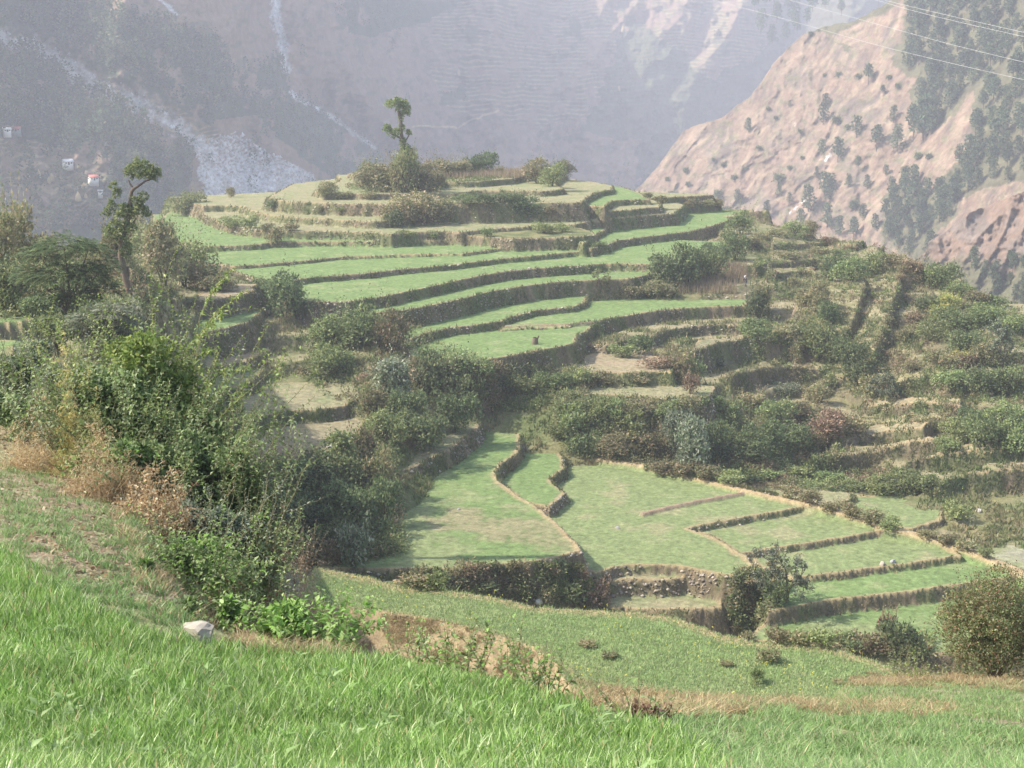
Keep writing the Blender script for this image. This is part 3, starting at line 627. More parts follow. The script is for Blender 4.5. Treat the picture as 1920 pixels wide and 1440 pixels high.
# the lowest shoulder at the right edge
CREST2 = [(1560,560),(1640,520),(1700,500),(1735,472),(1742,452),(1770,437),(1790,420),(1800,406),(1850,386),(1900,366),(1960,345),(2200,260),(2700,150)]
xs3 = np.arange(1560, 2700, 2.4); nq3 = 150
cy3 = np.interp(xs3, [c[0] for c in CREST2], [c[1] for c in CREST2]) + 4 * fbm(xs3 / 20, xs3 * 0, 3, 91)
PX3 = np.repeat(xs3[None, :], nq3, 0); PY3 = cy3[None, :] + np.linspace(0, 1, nq3)[:, None] * (760 - cy3[None, :])
def shoulder_D(px, py):
    D = face_D(px, py, [1560, 1740, 1920, 2700], [640, 600, 540, 420], 0.7)
    return D * (1 - 0.03 * (1 - 2 * np.abs(perlin(px / 60 + py / 120, py / 150, 92))) - 0.006 * fbm(px / 12, py / 12, 3, 93))
V4 = to3(PX3, PY3, shoulder_D(PX3, PY3)); back = []
for kk in (4, 2, 0.7):
    b = V4[0].copy(); b[:, 1] += 20 * kk; b[:, 0] += 6 * kk; b[:, 2] -= 13 * kk; back.append(b)
V4 = np.concatenate([np.array(back), V4], 0)
hA = fbm(PX3 / 50, PY3 / 50, 4, 94); hB = fbm(PX3 / 12, PY3 / 12, 3, 95)
Cq = mixc(C_PINK * 0.9, C_SCREE, sstep(-0.3, 0.4, hA + hB * 0.6)); Cq = mixc(Cq, C_BUSHY, sstep(470, 500, PY3 + 40 * hA - (PX3 - 1800) * 0.15) * 0.9)
Cq = np.concatenate([np.repeat(Cq[:1], 3, 0), Cq], 0)
sh = link('hill_shoulder', mesh_np('hill_shoulder', V4.reshape(-1, 3), grid_quads(nq3 + 3, len(xs3))[:, ::-1], col=Cq.reshape(-1, 3), smooth=True), M_FAR)
sh['kind'] = 'structure'

# ------------------------------------------------------------------ the air of the valley
zs = [V3[..., 2].min(), V3[..., 2].max(), verts[:, 2].min(), V2f[..., 2].min(), V4[..., 2].min(), V2f[..., 2].max()]
lo, hi = min(zs) - 1.0, max(zs) + 2.0
allx = np.abs(np.concatenate([V3[..., 0].ravel(), V2f[..., 0].ravel(), V4[..., 0].ravel()])).max() + 5
ymx = max(V3[..., 1].max(), V2f[..., 1].max()) + 5; ymn = -8.0
hv = np.array([(x, y, z) for z in (lo, hi) for y in (ymn, ymx) for x in (-allx, allx)])
hq = [(0,2,3,1),(4,5,7,6),(0,1,5,4),(2,6,7,3),(0,4,6,2),(1,3,7,5)]
m, nt, out = new_mat('haze')
pv = nt.nodes.new('ShaderNodeVolumePrincipled')
pv.inputs['Color'].default_value = (0.82, 0.86, 1.0, 1); pv.inputs['Density'].default_value = 0.00038; pv.inputs['Anisotropy'].default_value = 0.1
nt.links.new(pv.outputs[0], out.inputs['Volume'])
hz = link('haze', mesh_np('haze', hv, hq), m); hz['kind'] = 'stuff'
# ------------------------------------------------------------------ plants
rs = np.random.RandomState(11)
def unit(v): return v / np.maximum(np.linalg.norm(v, axis=-1, keepdims=True), 1e-9)
def leaves_mesh(c, axis, nrm, L, W, col, rich=False, droop=0.25):
    """c base points, axis leaf direction, nrm upper side, L, W sizes, col colours -> verts, faces, colours"""
    n = len(c); axis = unit(axis); side = unit(np.cross(axis, nrm)); up = np.cross(side, axis)
    L = np.broadcast_to(L, (n,))[:, None]; W = np.broadcast_to(W, (n,))[:, None]
    if rich:
        v = np.stack([c, c + axis * L * .4 - side * W * .5 + up * W * .18, c + axis * L * .4 + side * W * .5 + up * W * .18,
                      c + axis * L - up * L * droop, c + axis * L * .5], 1)
        t = np.array([(0, 1, 4), (0, 4, 2), (1, 3, 4), (4, 3, 2)])
        f = (np.arange(n)[:, None, None] * 5 + t[None]).reshape(-1, 3)
        return v.reshape(-1, 3), f, np.repeat(col, 5, 0)
    v = np.stack([c, c + axis * L * .45 - side * W * .5, c + axis * L - up * L * droop, c + axis * L * .45 + side * W * .5], 1)
    f = np.arange(n * 4).reshape(-1, 4)
    return v.reshape(-1, 3), f, np.repeat(col, 4, 0)
def palette(cols_, n, jit=0.18, w=None, r=None):
    r = r or rs
    cols_ = np.array(cols_); k = r.choice(len(cols_), n, p=w)
    return cols_[k] * (1 + jit * r.randn(n, 1)).clip(0.5, 1.6)
def tube(path, r0, r1, sides=4):
    P = np.array(path, float); n = len(P); T = np.gradient(P, axis=0); T = unit(T)
    ref = np.array([0.31, 0.95, 0.1]); A = unit(np.cross(T, ref)); B = np.cross(T, A)
    rr = np.linspace(r0, r1, n); th = np.arange(sides) * 2 * np.pi / sides
    V = P[:, None] + rr[:, None, None] * (np.cos(th)[None, :, None] * A[:, None] + np.sin(th)[None, :, None] * B[:, None])
    i = np.arange(n - 1)[:, None] * sides; j = np.arange(sides)[None, :]; k = (j + 1) % sides
    Q = np.stack([i + j, i + k, i + sides + k, i + sides + j], -1).reshape(-1, 4)
    return V.reshape(-1, 3), Q
class Acc:
    def __init__(s): s.v = []; s.f = []; s.c = []; s.n = 0
    def add(s, v, f, c=None):
        s.v.append(v); s.f.append(np.asarray(f) + s.n); s.n += len(v)
        s.c.append(c if c is not None else np.tile(np.array([[0.2, 0.15, 0.1]]), (len(v), 1)))
    def mesh(s, name, smooth=False):
        v = np.concatenate(s.v); c = np.concatenate(s.c)
        q = [f for f in s.f if f.shape[1] == 4]; t = [f for f in s.f if f.shape[1] == 3]
        return mesh_np(name, v, np.concatenate(q) if q else None, np.concatenate(t) if t else None, col=c, smooth=smooth)

GREENS = dict(
    D=[(0.058,0.080,0.034),(0.072,0.098,0.040),(0.045,0.058,0.028),(0.095,0.112,0.048)],
    G=[(0.110,0.142,0.052),(0.140,0.170,0.064),(0.078,0.102,0.042),(0.165,0.180,0.082)],
    O=[(0.13,0.135,0.06),(0.17,0.15,0.08),(0.09,0.105,0.045),(0.20,0.155,0.10)],
    R=[(0.21,0.14,0.095),(0.26,0.19,0.12),(0.13,0.12,0.055),(0.30,0.22,0.15)],
    S=[(0.13,0.16,0.095),(0.19,0.215,0.14),(0.09,0.115,0.06),(0.27,0.28,0.21)],
    Y=[(0.20,0.23,0.06),(0.27,0.27,0.075),(0.13,0.17,0.05),(0.33,0.29,0.10)],
    L=[(0.15,0.19,0.075),(0.19,0.22,0.10),(0.11,0.14,0.05),(0.22,0.22,0.11)])
for _k, _f in dict(D=2.1, G=1.9, O=1.9, R=1.35, S=1.3, Y=1.4, L=1.6).items(): GREENS[_k] = [tuple(min(0.6, c * _f) for c in t) for t in GREENS[_k]]
def cloud(lobes, n, L, W, pal, r, up_bias=0.3, fill=0.55):
    """leaf-sized faces spread through the lobes of a crown, thicker towards the rind, with holes"""
    lob = np.array(lobes, float); w = (lob[:, 3] * lob[:, 4] + lob[:, 4] * lob[:, 5]); k = r.choice(len(lob), n, p=w / w.sum())
    d = unit(r.randn(n, 3)); d[:, 2] = np.where(d[:, 2] < -0.5, -d[:, 2], d[:, 2])
    rad = fill + (1 - fill) * r.rand(n) ** 0.6
    rad *= 1 + 0.22 * fbm(d[:, 0] * 2.5 + k * 3.1, d[:, 1] * 2.5 + d[:, 2] * 2.2, 2, 5) * 1.6
    c = lob[k, :3] + d * rad[:, None] * lob[k, 3:6]
    keep = (perlin(c[:, 0] * 1.7 / lob[:, 3].mean() + 9, c[:, 2] * 2.2 / lob[:, 3].mean() + c[:, 1], 17) > -0.28) & (c[:, 2] > 0.0)
    c = c[keep]; d = d[keep]; n = len(c)
    ax = unit(d * 0.6 + r.randn(n, 3) * 0.6 + np.array([0, 0, up_bias])); nr = unit(d * 0.7 + r.randn(n, 3) * 0.5 + np.array([0, 0, 0.5]))
    clump = perlin(c[:, 0] * 1.1, c[:, 1] * 1.1 + c[:, 2] * 1.3, 23)
    col = palette(pal, n, 0.2, r=r) * (1 + 0.3 * clump)[:, None]
    return leaves_mesh(c, ax, nr, L * (0.5 + 1.0 * r.rand(n)), W * (0.5 + 1.0 * r.rand(n)), col)

def shrub_mesh(kind, seed, n=900, w=1.0, h=0.8, tall=False, leaf=0.085):
    """a shrub of unit width; leaves, twigs and stems in one mesh"""
    r = np.random.RandomState(seed); A = Acc(); lobes = []
    nl = r.randint(6, 12)
    for i in range(nl):
        a = r.rand() * 2 * np.pi; q = 0.36 * math.sqrt(r.rand()); s = 0.13 + 0.15 * r.rand()
        zc = h * (0.28 + 0.48 * r.rand() * (1 - q)); lobes.append((math.cos(a) * q, math.sin(a) * q, zc, s, s, s * (0.9 + 0.4 * r.rand()) * (h / 0.8)))
    lobes.append((0, 0, h * 0.28, 0.30, 0.30, h * 0.34))
    A.add(*cloud(lobes, n, leaf, leaf * 0.6, GREENS[kind], r))
    for i in range(26):                        # shoots that break the outline
        a = r.rand() * 2 * np.pi; q = 0.16 + 0.3 * r.rand(); b = np.array([math.cos(a) * q * .8, math.sin(a) * q * .8, h * (0.35 + 0.3 * r.rand())])
        tip = b + np.array([math.cos(a) * 0.14, math.sin(a) * 0.14, h * (0.25 + 0.35 * r.rand())]) * (0.5 + r.rand())
        m_ = 9; t = np.linspace(0.1, 1, m_)[:, None]; pts = b * (1 - t) + tip * t
        A.add(*leaves_mesh(pts, unit(r.randn(m_, 3) + (tip - b) * 3), r.randn(m_, 3), leaf * 0.8, leaf * 0.4, palette(GREENS[kind], m_, 0.2, r=r)))
    for i in range(6):
        a = r.rand() * 2 * np.pi
        v, q_ = tube([(0, 0, -0.05), (math.cos(a) * .07, math.sin(a) * .07, h * .25), (math.cos(a) * .2, math.sin(a) * .2, h * .6)], 0.018, 0.006, 3)
        A.add(v, q_, np.tile([[0.13, 0.10, 0.08]], (len(v), 1)))
    return A.mesh('shrub_' + kind)
def sparse_mesh(kind, seed, h=1.0, n=1500, leaf=0.035, bare=0.0):
    """an open small tree: branching twigs with scattered leaves"""
    r = np.random.RandomState(seed); B = Acc(); Lf = Acc(); ends = []
    def grow(p, d, l, rad, lev):
        q = p + d * l; mid = (p + q) / 2 + r.randn(3) * l * 0.08
        v, f = tube([p, mid, q], rad, rad * 0.6, 4 if lev < 2 else 3); B.add(v, f, np.tile([[0.24, 0.20, 0.17]], (len(v), 1)))
        if lev >= 4: ends.append((p, q)); return
        for i in range(3 if lev else 4):
            nd = unit(d * 0.9 + r.randn(3) * 0.55 + np.array([0, 0, 0.12])); grow(q if i else mid, nd, l * (0.62 + 0.2 * r.rand()), rad * 0.58, lev + 1)
    grow(np.zeros(3), unit(np.array([0.08, 0.02, 1.0])), h * 0.28, 0.022 * h, 0)
    E = np.array(ends); k = r.choice(len(E), n); t = r.rand(n, 1); c = E[k, 0] * (1 - t) + E[k, 1] * t + r.randn(n, 3) * 0.012
    if bare < 1:
        m_ = int(n * (1 - bare)); Lf.add(*leaves_mesh(c[:m_], r.randn(m_, 3), r.randn(m_, 3) + [0, 0, .5], leaf, leaf * 0.55, palette(GREENS[kind], m_, 0.25, r=r)))
    return B.mesh('branches'), Lf.mesh('foliage')

PROTO = {}
for kd in 'DGORSYL':
    for sz, n, lf in (('s', 420, 0.13), ('m', 1100, 0.085), ('l', 2600, 0.055)):
        for v_ in range(2 if sz != 'l' else 2):
            PROTO[kd, sz, v_] = shrub_mesh(kd, hash((ord(kd), ord(sz), v_)) % 9999, n, 1.0, 0.8, leaf=lf)
LOOK = dict(D='dark green', G='mid green', O='olive brown', R='dry reddish', S='silver grey', Y='yellow green', L='pale green')
def region(x, y):
    if y < 356 and 600 < x < 1080: return 'on the hilltop near the pollarded tree', 'shrubs on the hilltop'
    if y < 460 and x < 1290 and x > 300: return 'on the upper ring terraces', 'shrubs on the upper terraces'
    if x < 330 and y < 700: return 'near the forked tree', 'shrubs around the forked tree'
    if x < 590 and y < 760: return 'beside the shaded gully terraces', 'shrubs by the gully terraces'
    if y > 1085: return 'in the ditch between lower fields', 'shrubs in the ditch'
    if x < 900 and y < 850: return 'in the gully thicket', 'shrubs in the gully thicket'
    if x < 760: return 'on the shaded bank', 'shrubs on the shaded bank'
    if x < 1360 and 640 < y < 880: return 'on the slope below the tan plot', 'shrubs on the middle slope'
    if y > 865: return 'along the straw coloured path', 'shrubs along the path'
    if y > 740: return 'on the lower scrubby terraces', 'shrubs on the lower scrubby terraces'
    if x < 1450: return 'near the walker', 'shrubs near the walker'
    return 'on the overgrown shoulder', 'shrubs on the overgrown shoulder'
NUMW = 'zero one two three four five six seven eight nine ten eleven twelve thirteen fourteen fifteen sixteen seventeen eighteen nineteen twenty'.split()
ORD = 'zeroth first second third fourth fifth sixth seventh eighth ninth tenth eleventh twelfth thirteenth fourteenth fifteenth sixteenth seventeenth eighteenth nineteenth twentieth'.split()
def numw(n): return NUMW[n] if n <= 20 else str(n)
def ordw(n): return ORD[n] if n <= 20 else str(n) + ('st' if n % 10 == 1 else 'nd' if n % 10 == 2 else 'rd' if n % 10 == 3 else 'th')
def number_labels(obs):
    """things whose description is otherwise the same are told apart by their order across the picture"""
    by = {}
    for o in obs: by.setdefault(o['label'], []).append(o)
    for lab, g in by.items():
        if len(g) < 2: continue
        g.sort(key=lambda o: o.location.x / o.location.y)
        for i, o in enumerate(g):
            o['label'] = lab + (', leftmost of ' + numw(len(g)) if i == 0 else ', rightmost of ' + numw(len(g)) if i == len(g) - 1 else f', {ordw(i + 1)} from left of {numw(len(g))}')
NSH = [0]; SHRUBS = []
def shrub(x, y, w, h, kind, depth=None, variant=None):
    X, Y, z = [float(a[0]) for a in hits([x], [y])]
    if depth: Y = depth; X = float(sx(x, y)) * Y; z = max(Y * float(rat(y)), float(gz(X, Y)) - 1.0)
    k_ = 1.0 if (x > 1380 and y > 430) else (0.85 if y > 1085 else 1.12); W = w / 2700.0 * Y * 1.08 * k_; H = h / 2700.0 * Y / 0.8 * k_
    sz = 's' if W < 2.0 else ('m' if W < 4.2 else 'l')
    me = PROTO[kind, sz, rs.randint(2)]
    o = link('shrub', me, M_LEAF, None, (X, Y + W * 0.25, z - 0.06 * H + 0.0), rs.rand() * 6.28)
    o.scale = (W, W, H); SHRUBS.append(o)
    reg, grp = region(x, y)
    size = 'small' if W < 1.6 else ('bushy' if W < 3.6 else 'large')
    tag(o, f'{size} {LOOK[kind]} shrub {reg}', 'shrub', grp)
    return o
SH = """
628,332,40,28,G 700,350,64,50,O 690,338,50,38,G 735,361,84,60,O 780,361,76,58,O 812,356,50,38,O 700,360,60,44,O 762,362,46,86,L 745,362,36,60,O 790,335,50,40,O 840,332,60,40,O 862,330,40,34,O 885,328,42,36,D 916,326,30,38,D 937,328,16,16,O
1008,345,60,42,O 1036,350,48,46,G 1058,336,44,30,O 990,335,36,22,R
350,402,62,46,L 432,370,16,18,O 515,388,30,20,D 612,372,46,26,O 646,374,40,18,O 690,374,34,14,O 440,426,46,24,G 468,428,34,22,G 515,457,38,30,O 500,432,26,14,O 545,434,30,14,O
752,424,66,48,O 790,424,80,56,O 832,420,50,42,O 738,428,44,34,D 870,384,50,22,G 915,384,56,24,D 957,386,50,26,D 990,412,70,46,D 968,398,36,26,G 1028,404,30,18,O 600,400,22,14,O 640,398,22,12,G 700,448,28,14,G 760,448,34,14,G 810,447,26,14,G 915,444,26,16,G
1020,438,50,22,G 1055,436,30,16,G 1125,470,30,14,D 1240,382,26,14,O 1290,392,46,18,O 1320,392,40,18,O 1345,390,34,14,O 1215,372,20,10,O
1255,545,84,80,D 1292,540,70,82,D 1325,530,60,70,D 1250,560,60,36,O 1225,560,50,30,O 1180,562,60,24,O 1345,500,52,50,D 1382,492,64,62,D 1400,468,50,36,O 1392,440,58,54,G 1415,470,40,30,O 1370,455,30,18,O
1420,600,44,64,D 1432,590,40,70,O 1415,625,50,30,G
1460,446,50,22,O 1492,444,56,36,G 1520,446,44,30,O 1555,456,32,20,R 1430,450,30,16,O 1600,470,30,14,R 1480,486,60,20,O 1540,478,40,16,O 1580,480,40,14,G
1560,528,62,56,D 1600,530,66,58,G 1640,522,62,56,G 1685,508,58,46,O 1716,512,44,30,R 1760,545,76,62,G 1800,556,56,34,G 1835,572,50,28,O 1870,578,50,26,G
1535,592,66,62,O 1560,610,60,50,D 1510,575,40,36,O 1560,684,90,90,G 1600,690,70,70,D 1530,670,50,60,Y 1610,720,70,50,D 1428,642,70,48,G 1470,640,60,36,O 1500,640,40,24,D 1640,745,60,44,O
1800,620,90,50,G 1850,610,80,50,G 1760,640,70,44,G 1820,670,80,56,D 1900,630,70,50,G 1760,690,50,36,O 1850,690,70,46,O 1800,730,80,46,G 1850,745,90,70,D 1900,740,80,60,G 1700,640,30,30,O 1710,700,30,26,O
1800,830,80,60,G 1850,840,90,72,G 1900,850,90,76,G 1830,800,70,46,D 1890,795,80,50,G 1780,850,50,30,G 1930,830,80,60,D
1560,830,90,70,R 1520,845,70,50,O 1600,820,60,44,O 1480,860,90,80,D 1430,865,90,86,D 1400,880,100,70,D 1360,860,70,70,G 1450,800,80,60,G 1500,790,60,40,O 1350,790,70,50,G 1410,770,60,36,O 1470,745,60,30,S 1540,760,60,40,O
1300,890,90,110,S 1270,860,70,90,S 1330,880,70,90,D 1230,870,60,60,O 1100,862,60,50,D 1150,866,70,44,O 1070,820,60,60,G 1110,810,70,66,G 1150,800,70,56,G 1190,830,80,66,G 1200,790,70,46,O 1240,800,70,50,G 1180,862,60,50,O 1050,830,44,36,G 1290,790,60,40,O 1080,770,50,30,G
1250,888,60,24,O 1290,894,60,26,O 1330,902,56,26,O 1370,908,56,22,G 1412,906,60,22,G 1450,900,66,24,G 1500,898,60,22,G 1560,906,60,20,G 1485,936,48,26,O 1525,948,50,30,O 1560,960,40,22,O 1600,974,50,32,O 1640,986,56,30,O 1672,996,50,28,G 1600,922,50,20,G 1650,930,64,36,G 1696,930,80,52,G 1740,925,56,38,G 1798,982,58,46,G 1745,1010,44,18,O 1780,1022,44,22,O 1812,1034,40,20,O 1850,1048,30,22,L
1200,666,50,34,D 1168,672,46,26,G 1230,692,50,22,R 1272,720,54,64,O 1300,722,40,50,G 1296,740,30,46,R 1350,690,20,16,S 940,748,70,50,D 985,742,70,44,G 1030,738,70,44,G 1075,734,56,40,G 1105,728,40,30,O 1200,722,60,20,O 1140,720,60,20,O
868,712,80,56,L 900,720,50,40,L 620,660,90,76,G 675,650,100,84,G 735,670,70,80,O 612,710,90,70,G 530,600,90,84,D 500,570,60,50,D 410,548,70,40,O
735,760,100,90,S 790,740,70,80,O 830,770,100,110,D 880,770,80,90,D 720,842,86,80,G 790,850,100,90,D 850,815,80,90,D 700,780,50,50,O 760,800,70,80,D
640,868,70,60,G 675,880,60,70,O 560,930,100,70,D 620,950,110,100,D 700,940,80,120,O 540,1000,110,90,D 600,1010,120,90,D 660,1000,110,110,D 720,990,60,90,D 500,1000,90,80,D 570,1045,110,60,D 640,1045,90,60,D 700,1020,60,50,D 500,950,70,50,O
660,1068,72,96,S 780,1104,80,32,O 820,1106,60,40,G 850,1108,50,62,S 900,1112,80,28,L 950,1122,70,32,O 990,1130,60,36,L 1020,1134,60,50,O 1060,1140,80,60,L 1100,1142,80,66,R 1125,1132,50,60,R 1085,1090,60,40,R 1030,1090,50,36,R
1430,1130,80,70,D 1400,1110,50,50,O 1460,1140,60,60,D 1380,1188,36,26,O 1440,1246,44,30,O 1405,1200,30,16,O 1500,1212,50,26,O 1545,1216,60,32,G 1595,1222,60,36,G 1640,1226,60,36,O 1688,1228,76,66,D 1665,1190,36,50,R 1460,1208,50,26,O 1100,1216,50,14,O 1146,1238,36,18,O 1365,1252,30,14,O 1420,1284,30,34,G 
25,486,60,110,O 0,500,80,90,O 60,500,70,60,O 10,560,90,70,D 60,540,50,50,O 300,540,100,110,O 340,540,90,90,L 280,500,90,90,L 370,545,70,60,O 250,470,60,60,O 210,500,60,70,O 105,650,90,60,G 60,600,60,40,D
190,670,100,80,S 230,640,80,70,S 180,620,70,60,D 400,545,50,40,D 150,460,60,40,O 110,455,60,30,O 75,450,40,30,R
"""
for tok in SH.split():
    x, y, w, h, k = tok.split(','); shrub(float(x), float(y), float(w), float(h), k)
# more of the scrub on the shoulder and the slopes
def scatter(poly, n, kinds, w0, w1, r):
    k = 0
    xs = [p[0] for p in poly]; ys = [p[1] for p in poly]
    while k < n:
        x = r.uniform(min(xs), max(xs)); y = r.uniform(min(ys), max(ys))
        if not inpoly(np.array([x]), np.array([y]), poly)[0]: continue
        w = r.uniform(w0, w1); shrub(x, y, w, w * r.uniform(0.5, 0.9), kinds[r.randint(len(kinds))]); k += 1
_r = np.random.RandomState(5)
scatter([(1700,600),(1790,575),(1920,590),(1930,760),(1800,720),(1740,650)], 14, 'GGODYR', 26, 60, _r)
scatter([(1410,500),(1620,470),(1740,510),(1600,560),(1450,560)], 8, 'OGR', 16, 34, _r)
number_labels(SHRUBS)
# ------------------------------------------------------------------ weeds and grass: nobody could count them
def blades(X, Y, z, H, W, col, r, seg=1, lean=0.35, name='grass', spread=None, lay=0.0):
    """one blade per point: bent, tapering, real size"""
    n = len(X); a = r.rand(n) * 2 * np.pi; dx, dy = np.cos(a), np.sin(a)
    face = r.rand(n) * 2 * np.pi; sxn, syn = np.cos(face), np.sin(face)
    base = np.stack([X, Y, z], 1); le = lean * (0.3 + r.rand(n)) * H
    nseg = seg + 1; V = []; Cc = []
    for k in range(nseg + 1):
        t = k / nseg; w = W * (1 - t ** 1.5) * 0.5 if k else W * 0.4
        c = base + np.stack([dx * le * t * t, dy * le * t * t, H * (t - 0.25 * lean * t * t)], 1)
        if k < nseg:
            V.append(c - np.stack([sxn * w, syn * w, 0 * w], 1)); V.append(c + np.stack([sxn * w, syn * w, 0 * w], 1))
        else: V.append(c)
    nv = len(V); V = np.stack(V, 1).reshape(-1, 3)
    b = np.arange(n)[:, None] * nv; Q = []
    for k in range(nseg - 1): Q.append(b + np.array([[2 * k, 2 * k + 1, 2 * k + 3, 2 * k + 2]]))
    T = b + np.array([[2 * (nseg - 1), 2 * (nseg - 1) + 1, nv - 1]])
    me = mesh_np(name, V, np.concatenate(Q) if Q else None, T, col=np.repeat(col, nv, 0))
    return me
r = np.random.RandomState(21)
PERS = np.array([q_[0] for q_ in hits([1398.], [539.])])
def clear_of_walker(X, Y): return ~((np.abs(X / Y - PERS[0] / PERS[1]) < 0.006) & (Y > PERS[1] - 16) & (Y < PERS[1] + 1.2))
# weeds on the risers and lips of the terraces
Rr, Cc_ = np.nonzero((OWN <= -2) & (GY > 100) & (np.abs(GS) < 0.41))
pk = r.choice(len(Rr), 46000); Rr, Cc_ = Rr[pk], Cc_[pk]
ok = (fbm(GX[Rr, Cc_] / 2.5, GY[Rr, Cc_] / 2.5, 3, 41) > -0.2) & ((GY[Rr, Cc_] > 136) | (r.rand(len(Rr)) < 0.22)); Rr, Cc_ = Rr[ok], Cc_[ok]
rep = 4; X = np.repeat(GX[Rr, Cc_], rep) + r.randn(len(Rr) * rep) * 0.13; Y = np.repeat(GY[Rr, Cc_], rep) + r.randn(len(Rr) * rep) * 0.13
wet = np.repeat(nA[Rr, Cc_] + 0.5 * nB[Rr, Cc_], rep)
colr = palette([(0.19,0.20,0.09),(0.15,0.175,0.075),(0.25,0.225,0.12),(0.20,0.175,0.105)], len(X), 0.2, r=r)
colr = mixc(colr, palette([(0.14,0.19,0.07),(0.18,0.225,0.085)], len(X), 0.2, r=r), sstep(-0.1, 0.4, wet))
z = gz(X, Y); H = (0.22 + 0.38 * r.rand(len(X)) ** 2) * np.where(Y < 136, 0.6, 1.0); colr = mixc(colr, palette([(0.33,0.26,0.15),(0.25,0.22,0.12)], len(X), .15, r=r), (Y < 136) * 0.7)
tag(link('riser_weeds', blades(X, Y, z, H, 0.10 + 0.05 * r.rand(len(X)), colr, r, name='riser_weeds', lean=0.7), M_STUFF), 'weeds and rough grass growing on the terrace risers', 'weeds', kind='stuff')
# rough grass of the uncultivated slopes
fld = np.array([f['cover'] in ('scrub', 'dry') for f in FIELDS] + [True])
own_ok = np.where(OWN >= 0, fld[np.clip(OWN, 0, len(FIELDS))], OWN == -1)
Rr, Cc_ = np.nonzero(own_ok & (GY > 74) & (GY < 300) & (np.abs(GS) < 0.41))
pk = r.choice(len(Rr), 60000); Rr, Cc_ = Rr[pk], Cc_[pk]
ok = (fbm(GX[Rr, Cc_] / 5, GY[Rr, Cc_] / 5, 3, 42) > -0.12) & ((tw[Rr, Cc_] < 0.3) | (fr_[Rr, Cc_] > 0.5) | (r.rand(len(Rr)) < 0.22)); Rr, Cc_ = Rr[ok], Cc_[ok]
rep = 4; X = np.repeat(GX[Rr, Cc_], rep) + r.randn(len(Rr) * rep) * 0.2; Y = np.repeat(GY[Rr, Cc_], rep) + r.randn(len(Rr) * rep) * 0.2
colr = palette([(0.24,0.22,0.11),(0.30,0.25,0.15),(0.19,0.20,0.08),(0.14,0.18,0.06),(0.27,0.20,0.14)], len(X), 0.2, r=r)
gr = sstep(-0.1, 0.35, np.repeat(nA[Rr, Cc_], rep) + 0.4 * np.repeat(nB[Rr, Cc_], rep))
colr = mixc(colr, palette([(0.12,0.17,0.05),(0.16,0.21,0.065),(0.09,0.13,0.045)], len(X), 0.2, r=r), gr)
k = clear_of_walker(X, Y); X, Y, colr = X[k], Y[k], colr[k]
tag(link('slope_grass', blades(X, Y, gz(X, Y), 0.3 + 0.5 * r.rand(len(X)) ** 2, 0.12 + 0.07 * r.rand(len(X)), colr, r, name='slope_grass', lean=0.6), M_STUFF), 'rough dry and green grass over the uncultivated slopes', 'grass', kind='stuff')
# pinkish tall grass on the hilltop and round the walker
px = np.concatenate([r.uniform(830, 985, 2600), r.uniform(1270, 1400, 2600)]); py = np.concatenate([r.uniform(322, 334, 2600), r.uniform(500, 552, 2600)])
X, Y, z = hits(px, py); k = clear_of_walker(X, Y); X, Y, z = X[k], Y[k], z[k]; n = len(X)
tag(link('tall_dry_grass', blades(X, Y, z, 0.8 + 0.9 * r.rand(n), 0.05 + 0.05 * r.rand(n), palette([(0.34,0.25,0.19),(0.28,0.21,0.14),(0.38,0.31,0.2)], n, 0.15, r=r), r, name='tall_dry_grass', lean=0.25), M_STUFF), 'tall pinkish dry grass on the hilltop and around the walker', 'grass', kind='stuff')

# crop and yellow flowers of the two fields on the near side of the valley
def in_cover(names):
    sel = np.array([f['cover'] in names for f in FIELDS] + [False]); return np.where(OWN >= 0, sel[np.clip(OWN, 0, len(FIELDS))], False)
Rr, Cc_ = np.nonzero(in_cover(('mustard', 'mustard2')) & (np.abs(GS) < 0.41)); pk = r.choice(len(Rr), 42000)
X = GX[Rr, Cc_][pk] + r.uniform(-.05, .05, 42000); Y = GY[Rr, Cc_][pk] + r.uniform(-.1, .1, 42000)
tag(link('young_crop', blades(X, Y, gz(X, Y), 0.07 + 0.10 * r.rand(len(X)), 0.03 + 0.02 * r.rand(len(X)), palette([(0.30,0.41,0.16),(0.36,0.46,0.21),(0.40,0.43,0.24)], len(X), 0.15, r=r), r, name='young_crop', lean=0.5), M_STUFF), 'young green crop standing in the near valley fields', 'crop', kind='stuff')
pk = r.choice(len(Rr), 520); X = GX[Rr, Cc_][pk]; Y = GY[Rr, Cc_][pk]
keep = fbm(X / 4, Y / 4, 2, 45) > 0.0; X, Y = X[keep], Y[keep]; z = gz(X, Y) + 0.3 + 0.15 * r.rand(len(X)); n = len(X) * 3
c = np.repeat(np.stack([X, Y, z], 1), 3, 0) + r.randn(n, 3) * 0.03
v, f_, cc = leaves_mesh(c, r.randn(n, 3), r.randn(n, 3), 0.05, 0.05, palette([(0.80,0.70,0.08),(0.88,0.78,0.2)], n, 0.1, r=r))
tag(link('mustard_flowers', mesh_np('mustard_flowers', v, f_, col=cc), M_STUFF), 'tiny yellow mustard flowers dotted over the near valley fields', 'flowers', kind='stuff')

